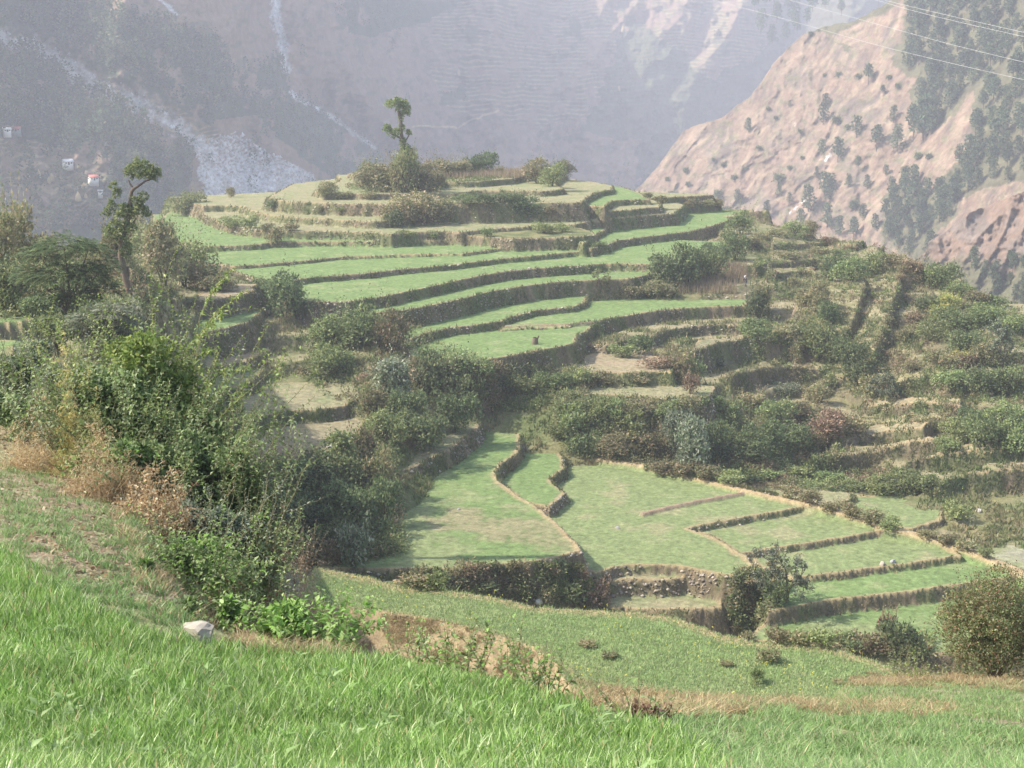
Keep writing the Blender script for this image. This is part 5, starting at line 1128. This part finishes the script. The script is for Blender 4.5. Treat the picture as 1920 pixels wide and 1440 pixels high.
house('dim blue grey house with reddish roof beside the topmost white house', 31, 246, 16, M_GREENWALL, M_REDROOF, R(5))
house('white house with bright grey sheet roof on far terraces', 127, 309, 20, M_WHITE, M_GREYROOF, R(38))
house('white house with red roof on far terraces', 175, 338, 19, M_WHITE, M_REDROOF, R(38))
house('tiny white hut half hidden behind the forked tree leaves', 188, 361, 10, M_WHITE, M_WHITE, R(20))
M_STRAW = plain_mat('straw', (0.50, 0.38, 0.20), 0.95, 0.3, 3)
prof_h = [(0.0, 0), (0.36, 0.02), (0.44, 0.25), (0.40, 0.5), (0.28, 0.72), (0.12, 0.9), (0.05, 1.03), (0.0, 1.08)]
th = np.linspace(0, 2 * np.pi, 11)[:-1]; V = np.concatenate([np.stack([np.cos(th) * r_, np.sin(th) * r_, np.full(10, z_)], 1) * (1 + 0.06 * np.sin(th * 3 + i)[:, None] * [1, 1, 0]) for i, (r_, z_) in enumerate(prof_h)])
Fq = np.array([(i * 10 + j, i * 10 + (j + 1) % 10, (i + 1) * 10 + (j + 1) % 10, (i + 1) * 10 + j) for i in range(7) for j in range(10)])
me_h = mesh_np('haystack', V, Fq, smooth=True); HS = []
for x, y, h in [(53,335,12),(73,334,15),(92,345,13),(97,341,16),(147,378,18),(161,372,10),(389,270,12),(1168,62,12),(860,141,10),(1790-630,170,9)]:
    D = float(mount_D(np.array([float(x)]), np.array([float(y)]))[0]) - 1; o = link('haystack', me_h, M_STRAW, None, P3d(x, y, D)); s = h / 2700 * D; o.scale = (s * .75, s * .75, s)
    tag(o, 'tall tan haystack on ' + ('the far terraces near the houses' if x < 200 else 'the landslide edge' if x < 500 else 'the high mountain terraces'), 'haystack', 'haystacks across the valley'); HS.append(o)
number_labels(HS)

# ------------------------------------------------------------------ power lines, high over the valley
M_WIRE = plain_mat('wire', (0.5, 0.5, 0.5), 0.5)
for lab, pts, D0, D1 in [('lowest power line crossing the upper corner', [(1180,-42),(1330,-2),(1480,38),(1640,84),(1780,118),(1930,152),(2100,190)], 92, 60),
                         ('second power line from below in the upper corner', [(1300,-48),(1480,0),(1640,44),(1780,83),(1930,119),(2100,158)], 94, 60),
                         ('lower wire of the close pair in the upper corner', [(1450,-48),(1640,-1),(1710,20),(1800,42),(1930,71),(2100,110)], 95, 60),
                         ('highest power line, upper wire of the close pair', [(1450,-52),(1640,-4),(1710,13),(1800,34),(1930,63),(2100,102)], 96, 60)]:
    n = len(pts); c = np.array([P3d(x, y, D0 + (D1 - D0) * i / (n - 1)) for i, (x, y) in enumerate(pts)])
    t = np.linspace(0, n - 1, 60); cc = np.stack([np.interp(t, range(n), c[:, q]) for q in range(3)], 1)
    for _ in range(12): cc[1:-1] = cc[1:-1] * .5 + (cc[2:] + cc[:-2]) * .25
    v, f_ = tube(cc, 0.008, 0.007, 5); tag(link('power_line', mesh_np('power_line', v, f_, smooth=True), M_WIRE), lab, 'power line', 'power lines')

# ------------------------------------------------------------------ stones
def stone_mesh(seed, rough=0.25):
    import bmesh
    bm = bmesh.new(); bmesh.ops.create_icosphere(bm, subdivisions=3, radius=0.5)
    v = np.array([x.co[:] for x in bm.verts]); n_ = fbm(v[:, 0] * 2 + seed, v[:, 1] * 2 + v[:, 2] * 1.7, 3, seed); v *= (1 + rough * 1.6 * n_)[:, None]; v[:, 2] *= 0.62
    q = np.random.RandomState(seed)
    for _ in range(5):
        d = unit(q.randn(3)); dd = v @ d; lim = 0.34; v -= np.clip(dd - lim, 0, None)[:, None] * d
    for x, c in zip(bm.verts, v): x.co = c
    me = bpy.data.meshes.new('stone'); bm.to_mesh(me); bm.free(); return me
M_PALESTONE = plain_mat('pale_stone', (0.66, 0.61, 0.56), 0.9, 0.2, 4); M_GREYSTONE = plain_mat('grey_stone', (0.34, 0.34, 0.34), 0.9, 0.25, 4)
def stone(x, y, w, label, mat, seed, flat=1.0, grp=None, D=None):
    p = hit(x, y) if D is None else Vector(P3d(x, y, D)); s = w / 2700 * p.y
    o = link('stone', stone_mesh(seed), mat, None, p + Vector((0, 0.1, s * .12)), seed); o.scale = (s, s * .8, s * flat); return tag(o, label, 'stone', grp)
stone(367, 1203, 86, 'large pale lichened boulder at the edge of the young wheat', M_STONE, 3, 0.8)
stone(1010, 1134, 22, 'rounded white stone where the mustard field meets the ditch', M_PALESTONE, 4, 1.1)
stone(617, 841, 15, 'white stone on the small ploughed terrace beside the thicket', M_WHITE, 5)
stone(1158, 992, 9, 'single dark grey stone lying in the big green valley field', M_GREYSTONE, 6)
stone(1675, 1056, 14, 'blue grey stone in the wall between two strip fields', M_GREYSTONE, 7)
stone(1655, 1060, 16, 'tan slab stone in the wall between two strip fields', M_STONE, 8)
stone(1280, 1080, 11, 'pale stone on the bank under the valley fields', M_STONE, 9)
stone(1836, 960, 14, 'pinkish stones heaped at the end of the field path', M_PALESTONE, 10)
stone(860, 958, 8, 'small grey stone in the shadow on the ploughed field', M_GREYSTONE, 12)
ms = [stone_mesh(20 + i) for i in range(3)]; ST = []
for m__ in ms: m__.materials.append(M_STONE)
for i in range(36):
    zone = [(420,1040,352,440),(840,1000,496,508),(350,470,425,440),(1300,1400,553,560),(650,1080,452,460)][i % 5]
    x, y = rp.uniform(zone[0], zone[1]), rp.uniform(zone[2], zone[3]); p = hit(x, y); o = bpy.data.objects.new('field_stone', ms[i % 3]); scene.collection.objects.link(o)
    s = rp.uniform(.25, .55); o.location = p + Vector((0, 0, s * .1)); o.scale = (s, s, s); o.rotation_euler = (0, 0, i)
    tag(o, 'pale field stone on ' + ['upper ring terraces', 'a green terrace lip', 'the brown mound', 'the wall below the walker', 'brown terrace walls'][i % 5], 'stone', 'loose field stones'); ST.append(o)
number_labels(ST)
# stump on the lip of the lowest bright field
p = hit(1003, 645); A = Acc(); v, f_ = tube([(0, 0, -.2), (0.02, 0, .35), (0.06, 0, .8)], .42, .34, 9); A.add(v, f_); v, f_ = tube([(0, 0, .3), (.25, 0, .6), (.45, 0, 1.0)], .16, .1, 6); A.add(v, f_)
tag(link('stump', A.mesh('stump', True), M_BARK, None, p), 'small dark stump on the lip of the lowest bright green terrace', 'tree stump')

# ------------------------------------------------------------------ the walker
def skinned(name, pts, edges, rad, mat, parent=None, sub=2):
    me = bpy.data.meshes.new(name); me.from_pydata(pts, edges, []); o = bpy.data.objects.new(name, me); scene.collection.objects.link(o)
    sk = o.modifiers.new('s', 'SKIN'); sk.use_smooth_shade = True
    for v, r_ in zip(me.skin_vertices[0].data, rad): v.radius = (r_, r_) if not isinstance(r_, tuple) else r_
    me.skin_vertices[0].data[0].use_root = True
    s = o.modifiers.new('u', 'SUBSURF'); s.levels = s.render_levels = sub
    me.materials.append(mat)
    if parent: o.parent = parent
    return o
M_SKIN = plain_mat('skin', (0.35, 0.20, 0.13), 0.6); M_COAT = plain_mat('dark_coat', (0.035, 0.04, 0.055), 0.9); M_TROU = plain_mat('grey_trousers', (0.10, 0.11, 0.13), 0.9); M_CAP = plain_mat('white_cap', (0.85, 0.85, 0.85), 0.8)
pw = Vector(PERS)
bp = [(0,0,.90),(0,0,1.12),(.0,-.05,1.34),(-.02,-.08,1.46),(-.03,-.11,1.56),(-.04,-.13,1.64),   # pelvis chest neck head
      (.17,-.04,1.36),(.24,-.06,1.10),(.20,-.20,.92),(.19,-.24,.86),                                # one arm, hand
      (-.17,-.05,1.36),(-.25,-.16,1.14),(-.22,-.36,1.12),(-.22,-.43,1.11),                          # other arm bent forward
      (.09,.0,.86),(.11,-.10,.48),(.10,.10,.08),(.10,-.06,.03),(-.09,.0,.86),(-.10,.04,.48),(-.10,-.14,.08),(-.10,-.28,.04)]
be = [(0,1),(1,2),(2,3),(3,4),(4,5),(2,6),(6,7),(7,8),(8,9),(2,10),(10,11),(11,12),(12,13),(0,14),(14,15),(15,16),(16,17),(0,18),(18,19),(19,20),(20,21)]
br = [.13,.13,.14,.055,.10,.07,.06,.045,.035,.03,.06,.045,.035,.03,.085,.06,.045,.035,.085,.06,.045,.035]
person = skinned('person', bp, be, br, M_SKIN); person.location = pw; person.rotation_euler = (0, 0, R(-60))
tag(person, 'person in a dark coat and white cap walking on the dry slope', 'person')
skinned('coat', [bp[i] for i in (0,1,2,6,7,8,10,11,12)] + [(0,0,.72)], [(0,1),(1,2),(2,3),(3,4),(4,5),(2,6),(6,7),(7,8),(0,9)], [.165,.16,.17,.085,.065,.05,.085,.065,.05,.18], M_COAT, person)
skinned('trousers', [bp[i] for i in (0,14,15,16,18,19,20)], [(0,1),(1,2),(2,3),(0,4),(4,5),(5,6)], [.14,.10,.08,.06,.10,.08,.06], M_TROU, person)
skinned('cap', [(-.035,-.11,1.66),(-.035,-.115,1.72),(-.04,-.20,1.65)], [(0,1),(0,2)], [.118,.06,.05], M_CAP, person)
for s in (-1, 1):
    v, f_ = tube([(-.04 + s * .04, -.215, 1.60), (-.04 + s * .04, -.225, 1.60)], .012, .012, 6); link('eye', mesh_np('eye', v, f_), M_COAT, person)

# ------------------------------------------------------------------ plants of the near slope
def leafy(name, label, cat, x, y, hpx, stems, spread, L, W, per_m, cols_, seed, lean=(0, 0), side=3, droop=0.25, stem_r=0.006, stem_col=(0.22, 0.2, 0.1), D=None, dead=None, jit=0.06, w0=0.25, sag=0.3, grp=None, leafstart=0.15, bulk=0, ground=False):
    """a shrub of arching stems with leaves set along stems and side shoots"""
    r_ = np.random.RandomState(seed); b0 = np.array(hit(x, y)) if D is None else P3d(x, y, D)
    if D is not None: b0[2] = float(gz(b0[0], b0[1])) if D < 25 or ground else max(b0[2], float(gz(b0[0], b0[1])))
    H = hpx / 2700.0 * b0[1]; t = thing(name, label, cat, b0, grp); S = Acc(); LV = []
    def stem(p0, d0, ln, rad, depth):
        n_ = 7; tt = np.linspace(0, 1, n_)[:, None]; d1 = unit(d0 + r_.randn(3) * .15)
        path = p0 + (d0 * (1 - tt) + d1 * tt) * ln * tt + np.array([0, 0, -sag * ln]) * tt ** 2.2 * (1 - abs(d0[2])) + r_.randn(n_, 3) * ln * .012 * (tt > 0)
        v, f_ = tube(path, rad, rad * .35, 4 if depth else 3); S.add(v, f_, np.tile([stem_col], (len(v), 1)))
        m_ = max(3, int(ln * per_m)); q = np.linspace(leafstart if depth else 0.05, 1, m_); ip = q * (n_ - 1); i0 = np.clip(ip.astype(int), 0, n_ - 2); fr = (ip - i0)[:, None]
        c = path[i0] * (1 - fr) + path[i0 + 1] * fr; T = unit(path[i0 + 1] - path[i0]); az = np.arange(m_) * 2.4 + r_.rand() * 6
        A_ = unit(np.cross(T, [0.3, 0.2, 1.0])); B_ = np.cross(T, A_); out = A_ * np.cos(az)[:, None] + B_ * np.sin(az)[:, None]
        ax = unit(out + T * .55 + r_.randn(m_, 3) * .2); LV.append((c, ax, unit(np.array([0, 0, 1.]) + out * .2 + r_.randn(m_, 3) * .25), L * (1 - .45 * q) * (.75 + .5 * r_.rand(m_)), q, c[:, 2]))
        if depth:
            for k_ in range(side):
                a0 = r_.uniform(.2, .9); pi = int(a0 * (n_ - 1)); nd = unit(d0 + r_.randn(3) * .7 + [0, 0, .15]); stem(path[pi], nd, ln * r_.uniform(.22, .45), rad * .5, 0)
    for s_ in range(stems):
        a = s_ * 2.4 + r_.rand(); q = spread * math.sqrt((s_ + .5) / stems); d0 = unit(np.array([math.cos(a) * q + lean[0], math.sin(a) * q + lean[1], 1.0]))
        p0 = np.array([math.cos(a) * q * w0 * H, math.sin(a) * q * w0 * H, -.05]); stem(p0, d0, H * r_.uniform(.7, 1.1) / max(.55, d0[2]) ** .4, stem_r, 1)
    c = np.concatenate([l[0] for l in LV]); ax = np.concatenate([l[1] for l in LV]); nr = np.concatenate([l[2] for l in LV]); LL = np.concatenate([l[3] for l in LV]); hz_ = np.concatenate([l[5] for l in LV]) / H
    col = palette(cols_, len(c), .16, r=r_)
    if dead is not None:
        dm = r_.rand(len(c)) < dead[0] * sstep(dead[1], 0.0, hz_); col[dm] = palette([(0.34,0.19,0.11),(0.42,0.28,0.17),(0.24,0.14,0.09)], dm.sum(), .15, r=r_)
    v, f_, cc_ = leaves_mesh(c, ax, nr, LL, LL * (W / L), col, rich=True, droop=droop)
    FA = Acc(); FA.add(v, f_, cc_)
    if bulk:
        W2 = spread * H * .42; lobes = [(lean[0] * H * .4, lean[1] * H * .4, H * .4, W2, W2 * .8, H * .36)]
        for _i in range(7):
            a = r_.rand() * 6.28; q = W2 * .7 * math.sqrt(r_.rand()); s_ = W2 * r_.uniform(.3, .5); zc = H * r_.uniform(.2, .72); lobes.append((math.cos(a) * q + lean[0] * zc, math.sin(a) * q, zc, s_, s_, s_))
        FA.add(*cloud(lobes, bulk, L * .95, W * 1.1, cols_, r_, .3, .35))
    link('foliage', FA.mesh('foliage'), M_LEAF_FG, t); sm = S.mesh('stem', True); link('stem', sm, M_STEM, t)
    return t
def h_to(x, D_, top):
    X_ = float(sx(x, 800)) * D_; return (D_ * float(rat(top)) - float(gz(X_, D_))) / D_ * 2700.0
m, nt, out = new_mat('stem'); at = nt.nodes.new('ShaderNodeAttribute'); at.attribute_name = 'Col'; b_ = nt.nodes.new('ShaderNodeBsdfPrincipled'); b_.inputs['Roughness'].default_value = .8
nt.links.new(at.outputs['Color'], b_.inputs['Base Color']); nt.links.new(b_.outputs[0], out.inputs[0]); M_STEM = m
BR = [(0.20,0.36,0.07),(0.26,0.42,0.10),(0.15,0.28,0.05),(0.33,0.46,0.15)]          # bright broad leaves
MG = [(0.18,0.26,0.085),(0.25,0.34,0.12),(0.12,0.18,0.06),(0.34,0.41,0.20)]         # ordinary green
GG = [(0.17,0.22,0.13),(0.25,0.30,0.20),(0.11,0.15,0.08),(0.36,0.39,0.30)]          # grey green
YG = [(0.27,0.36,0.09),(0.21,0.30,0.07),(0.36,0.42,0.14),(0.16,0.24,0.06)]
TN = [(0.50,0.35,0.18),(0.60,0.46,0.27),(0.38,0.25,0.13),(0.66,0.54,0.34)]          # dried tan
leafy('leafy_bush', 'bright green broad leafed bush at the wheat edge', 'bush', 600, 1218, 125, 30, 1.0, .095, .06, 22, BR, 101, D=13.9, side=4, w0=.35, sag=.15, leafstart=.25)
leafy('leafy_bush', 'low broad leafed growth joined to the bright bush, on its outer side', 'bush', 535, 1205, h_to(535, 14.0, 1120), 16, 1.0, .10, .065, 20, BR, 102, D=14.0, bulk=700, side=3, w0=.4)
for i, (x, y, h, lab, st) in enumerate([(765,1222,95,'low leafy weed just beyond the bright bush',5), (803,1218,95,'single upright weed in front of the brown bank',2), (868,1246,115,'cluster of leafy weeds on the bank, tallest in the middle',7),
                                         (835,1240,70,'short weed between the upright weeds on the bank',4), (946,1275,155,'tallest upright weed with spaced leaf pairs against the green field',2), (985,1282,95,'bushy low weed right of the tallest weed',7), (1020,1290,50,'small withered weed at the end of the weedy edge',5)]):
    D_w = [13.3,13.2,12.75,12.9,12.4,12.3,12.2][i]; h = h_to(x, D_w, [1165,1138,1148,1175,1125,1180,1215][i])
    leafy('weed', lab, 'weed', x, y, h, st * 2 if st > 3 else st, .30 if st < 4 else .5, .075, .036, 26, MG + BR[:2], 110 + i, D=[13.3,13.2,12.75,12.9,12.4,12.3,12.2][i], side=3 if st > 3 else 1, w0=.5, leafstart=.05)
leafy('weed', 'brownish leafy weed on the dry bank over a heap of dead leaves', 'weed', 1205, 1348, 92, 11, .9, .075, .03, 22, MG + [(0.28,0.2,0.1)], 121, side=3, w0=.5, dead=(.7, .5))
leafy('weed', 'small green tuft of weeds between the two dry banks', 'weed', 1418, 1290, 30, 9, .8, .12, .05, 16, MG, 122, side=1)
leafy('weed', 'dead brown weed low in the near grass', 'weed', 1275, 1350, 36, 8, 1.2, .07, .03, 20, TN[:3], 123, side=2)
leafy('weed', 'small dead reddish weed half hidden by grass', 'weed', 1410, 1372, 18, 8, 1.6, .07, .035, 24, TN[:3], 124, side=2)
for i, (x, D_, top, lab, st, cl) in enumerate([(265,16.6,1055,'leafy green weed beside the bare clods',16,BR+MG), (345,15.0,1120,'low weed above the pale boulder',10,MG), (425,15.0,1105,'sparse leafy weed at the edge of the shaded pit',9,MG+BR), (375,18.6,955,'tall leafy green weeds at the corner of the bare patch',26,MG+BR),
                                            (325,18.8,1005,'bushy green weeds at the foot of the thicket',18,MG+BR[:1]), (430,19.2,985,'thin weeds with brown lower leaves above the pit',16,MG)]):
    leafy('weed', lab, 'weed', x, 900, h_to(x, D_, top), st, .6, .085, .05, 22, cl, 130 + i, side=3, w0=.5, dead=(.4, .5), D=D_, ground=True, bulk=500 if i != 1 else 100)
# the thicket on the left: one shrub after another
TH = [(275,27,555,'tall arching shrub with long leafy shoots, highest of the near thicket',26,(.06,0),.6,YG,None,5),
      (235,26,630,'dense green shrub in the middle of the near thicket',22,(0,0),.7,MG,(.3,.5),5),
      (335,26,690,'green shrub leaning out of the near thicket over the gully',20,(.1,0),.55,MG,None,5),
      (165,26.5,650,'olive twiggy shrub behind the straw clump',16,(-.05,0),.6,GG+MG,(.3,.6),5),
      (425,24.6,765,'leafy shrub at the outer end of the near thicket',18,(0,0),.3,MG,(.7,.6),4),
      (375,25,745,'shrub with brown withered lower leaves in the near thicket',20,(0,0),.4,MG,(.9,.7),4),
      (465,24.4,815,'narrow drooping shrub at the outer edge of the near thicket',12,(0,0),.2,MG,(.6,.7),4),
      (310,24.3,790,'low leafy shrub with reddish dead leaves inside the near thicket',18,(0,0),.8,MG,(.95,.8),4),
      (235,24,810,'low green shrub above the fallen leaves',14,(0,0),.9,BR[:2]+MG,(.5,.6),4),
      (170,24.5,830,'small bright leafed bush beside the bare ground',12,(0,0),.9,BR+MG,(.5,.8),3),
      (400,22,905,'grey green fine leafed shrub over the dried branches',20,(0,0),.5,GG,None,5),
      (450,22.8,930,'dark leafed shrub under the outer end of the thicket',18,(0,0),.4,MG,(.5,.6),4),
      (350,22,925,'twiggy grey shrub beside the dried branches',16,(0,0),.7,GG,None,4),
      (65,33,590,'tall grey leafed weed with drooping dry leaves at the far edge',11,(.05,0),.4,GG,None,3),
      (20,33,640,'grey green bush at the picture edge behind the bare ground',16,(0,0),.8,GG+MG,None,4),
      (105,32,650,'grey green weed with upright shoots next to the straw clump',14,(0,0),.6,GG,None,4),
      (15,30,720,'low dark green bush at the picture edge',14,(0,0),1.0,MG,None,4)]
for i, (x, D_, top, lab, st, ln, sp, cl, dd, sd_n) in enumerate(TH):
    X_ = float(sx(x, 800)) * D_; zb = float(gz(X_, D_)); hp = (D_ * float(rat(top)) - zb) / D_ * 2700.0 * 1.02
    leafy('thicket_shrub', lab, 'shrub', x, 800, hp, int(st * 1.3), sp, .12 if cl is not GG else .08, .06 if cl is not GG else .035, 20, cl, 150 + i, lean=ln, side=sd_n, w0=.45, dead=dd, stem_r=.012, sag=.25, leafstart=.05, grp='shrubs of the near thicket', bulk=int(21 * hp), D=D_, ground=True)
# the long shoots reaching out over the gully
for i, (p_, lab) in enumerate([([(330,860),(370,600),(400,545),(435,505)], 'long leafy shoot reaching highest over the gully'), ([(330,860),(370,640),(400,590),(462,545)], 'long leafy shoot arching out to the brown terrace'),
                        ([(330,860),(345,700),(380,620),(420,588)], 'leafy shoot just under the two longest'), ([(335,870),(350,740),(370,665),(398,655)], 'short leafy shoot halfway down the thicket'), ([(330,880),(360,740),(410,700),(470,688)], 'lowest long shoot, nearly level over the gully')]):
    D_ = 28.5; b0 = P3d(330, 868, D_); b0[2] = float(gz(b0[0], b0[1])); r_ = np.random.RandomState(170 + i); t = thing('arching_shoot', lab, 'branch', b0, 'shoots arching out of the near thicket')
    c = np.array([P3d(x, y, D_ - .6 * k_) for k_, (x, y) in enumerate(p_)]) - b0; c[0] = (0, 0, -.05); tq = np.linspace(0, 3, 40); path = np.stack([np.interp(tq, range(4), c[:, q]) for q in range(3)], 1)
    for _ in range(10): path[1:-1] = path[1:-1] * .5 + (path[2:] + path[:-2]) * .25
    v, f_ = tube(path, .012, .003, 4); link('stem', mesh_np('stem', v, f_, col=np.tile([[.3, .26, .12]], (len(v), 1))), M_STEM, t)
    m_ = 120; ip = np.sort(r_.rand(m_)) ** .6 * 38.9; i0 = ip.astype(int); fr = (ip - i0)[:, None]; cc = path[i0] * (1 - fr) + path[i0 + 1] * fr; T = unit(path[i0 + 1] - path[i0])
    ax = unit(T * .5 + r_.randn(m_, 3) * .5 + [0, 0, -.1]); v, f_, cl = leaves_mesh(cc, ax, r_.randn(m_, 3) * .4 + [0, 0, 1], .10 + .05 * r_.rand(m_), .035, palette(YG, m_, .15, r=r_), rich=True)
    link('foliage', mesh_np('foliage', v, tris=f_, col=cl), M_LEAF_FG, t)
# dry straw and dead branches
def dry_clump(name, label, x, y, w, h, n, seed, cols_, D=None, leaf=.03, wid=.012, top=None):
    r_ = np.random.RandomState(seed); b0 = np.array(hit(x, y)) if D is None else P3d(x, y, D); k = b0[1] / 2700.0; W2, H2 = w * k / 2, h * k
    if top: b0[2] = float(gz(b0[0], b0[1])); H2 = b0[1] * float(rat(top)) - b0[2]
    t = thing(name, label, 'dry plant', b0); S = Acc()
    for i in range(n):
        a = r_.rand() * 6.28; q = math.sqrt(r_.rand()) * W2 * .7; p0 = np.array([math.cos(a) * q, math.sin(a) * q * .7, -.02]); d0 = np.array([r_.randn() * .35, r_.randn() * .3, .3 + r_.rand()]) * min(H2, .8) * .7
        path = [p0, p0 + d0 * .5 + r_.randn(3) * H2 * .05, p0 + d0 + r_.randn(3) * H2 * .1 - [0, 0, H2 * .15]]; v, f_ = tube(path, .005, .002, 3); S.add(v, f_, np.tile([cols_[r_.randint(len(cols_))]], (len(v), 1)))
    link('stem', S.mesh('stem'), M_STEM, t)
    m_ = n * 14; a_ = r_.rand(n) * 6.28; q_ = r_.rand(n) ** .6; s0 = np.stack([np.cos(a_) * q_ * W2, np.sin(a_) * q_ * W2 * .7, H2 * r_.rand(n) ** 1.3 * (1 - .75 * q_ ** 2) * (.75 + .5 * np.sin(a_ * 3 + seed))], 1)
    dv = r_.randn(n, 3) * [.5, .4, .35] * W2 * .5; tt_ = np.linspace(0, 1, 14)[None, :, None]; c = (s0[:, None] + dv[:, None] * tt_ + np.array([0, 0, -.25]) * W2 * tt_ ** 2 + r_.randn(n, 14, 3) * .02).reshape(-1, 3); c[:, 2] = np.abs(c[:, 2])
    v, f_, cl = leaves_mesh(c, r_.randn(m_, 3), r_.randn(m_, 3), leaf * (.6 + .8 * r_.rand(m_)), wid, palette(cols_, m_, .18, r=r_), rich=True); link('foliage', mesh_np('foliage', v, tris=f_, col=cl), M_LEAF_FG, t)
dry_clump('dried_branches', 'heap of dried tan leafy branches under the near thicket', 285, 985, 170, 95, 230, 201, TN, leaf=.06, wid=.04, D=21.5, top=880)
dry_clump('straw_clump', 'pale yellow straw heap beside the bare ground', 90, 835, 190, 75, 420, 202, TN + [(0.7,0.56,0.32)], leaf=.11, D=25.5, top=735)
dry_clump('straw_clump', 'straw coloured dead growth at the foot of the near thicket', 190, 860, 150, 75, 380, 203, TN, leaf=.09, D=22.8, top=800)
dry_clump('straw_clump', 'withered tan growth in the middle of the near thicket foot', 290, 860, 110, 75, 240, 208, TN + [(0.3,0.2,0.13)], leaf=.08, D=22.6, top=850)
dry_clump('dodder_tangle', 'upright yellow tangle of dodder above the straw heap', 125, 770, 44, 120, 260, 204, [(0.62,0.52,0.2),(0.7,0.6,0.28),(0.5,0.45,0.16)], D=25, top=655, leaf=.08)
dry_clump('dodder_tangle', 'slanting yellow tangle of dodder over the olive shrub', 165, 750, 70, 70, 260, 205, [(0.5,0.48,0.18),(0.6,0.52,0.24),(0.36,0.38,0.14)], D=24.4, top=690, leaf=.08)
dry_clump('bracken', 'reddish dead leaves under the brownish weed', 1200, 1352, 90, 26, 60, 206, [(0.28,0.18,0.12),(0.22,0.13,0.09),(0.36,0.26,0.18)], leaf=.06, wid=.035)
dry_clump('dead_thistle', 'whitish dead plant behind the bright leafy bush', 520, 1105, 90, 60, 120, 207, [(0.6,0.56,0.5),(0.5,0.45,0.38),(0.4,0.33,0.26)], D=27, leaf=.08)
leafy('leafy_bush', 'bush with yellow and red leaves beyond the shaded pit', 'bush', 480, 1095, 95, 18, .9, .09, .045, 18, [(0.42,0.34,0.09),(0.45,0.2,0.09),(0.25,0.3,0.08),(0.2,0.26,0.08)], 210, side=4, D=27.5)
leafy('weed', 'tall dry seed stalks beyond the shaded pit', 'weed', 560, 1085, 110, 16, .5, .07, .025, 26, [(0.36,0.25,0.18),(0.28,0.2,0.13),(0.45,0.34,0.25)], 211, side=2, D=30)
# the big bush at the right edge and its neighbours
def dense_bush(label, x, y, w, h, n, seed, cols_, L, D=None):
    r_ = np.random.RandomState(seed); b0 = np.array(hit(x, y)) if D is None else P3d(x, y, D); k = b0[1] / 2700.0; W2, H2 = w * k / 2, h * k; t = thing('dense_bush', label, 'bush', b0); S = Acc(); lobes = [(0, 0, H2 * .40, W2 * .8, W2 * .7, H2 * .5), (0, 0, H2 * .16, W2 * .75, W2 * .6, H2 * .2)]
    for i in range(16):
        a = r_.rand() * 6.28; q = W2 * .62 * math.sqrt(r_.rand()); s = W2 * r_.uniform(.25, .42); lobes.append((math.cos(a) * q, math.sin(a) * q * .8, H2 * r_.uniform(.12, .82) * (1 - .25 * q / W2), s, s, s))
        v, f_ = tube([(0, 0, -.05), (lobes[-1][0] * .4, lobes[-1][1] * .4, lobes[-1][2] * .5), lobes[-1][:3]], .03, .008, 4); S.add(v, f_, np.tile([[.2, .15, .1]], (len(v), 1)))
    link('stem', S.mesh('stem'), M_STEM, t)
    v, f_, cl = cloud(lobes, n, L, L * .6, cols_, r_, .3, .6)
    A = Acc(); A.add(v, f_, cl)
    for i in range(60):
        d = unit(r_.randn(3) + [0, 0, .6]); d[2] = abs(d[2]); p0 = d * [W2 * .75, W2 * .6, H2 * .45] + [0, 0, H2 * .42]; tip = p0 + (d + [0, 0, .5]) * H2 * r_.uniform(.08, .2); m_ = 12; q = np.linspace(0, 1, m_)[:, None]
        A.add(*leaves_mesh(p0 * (1 - q) + tip * q, r_.randn(m_, 3) + d, r_.randn(m_, 3), L, L * .55, palette(cols_, m_, .2, r=r_)))
    link('foliage', A.mesh('foliage'), M_LEAF_FG, t); return t
dense_bush('huge dense bush with small green and reddish leaves at the picture edge', 1862, 1276, 290, 232, 36000, 301, [(0.16,0.20,0.075),(0.22,0.26,0.10),(0.11,0.15,0.05),(0.28,0.17,0.10),(0.30,0.28,0.15)], .055)
leafy('weed', 'pale spiky weed beside the huge bush', 'weed', 1688, 1272, 75, 10, .5, .09, .035, 22, YG + GG, 302, side=2)
leafy('weed', 'drooping brown weed with bare stems near the huge bush', 'weed', 1640, 1270, 45, 7, .6, .08, .03, 18, TN[:2] + MG, 303, side=2)
leafy('weed', 'pale leafy weeds at the foot of the huge bush', 'weed', 1722, 1274, 55, 12, .7, .08, .035, 20, YG + MG, 304, side=2)
leafy('weed', 'round yellow flowered weed in the near grass', 'weed', 1826, 1395, 34, 10, .8, .06, .03, 26, BR, 305, side=2)
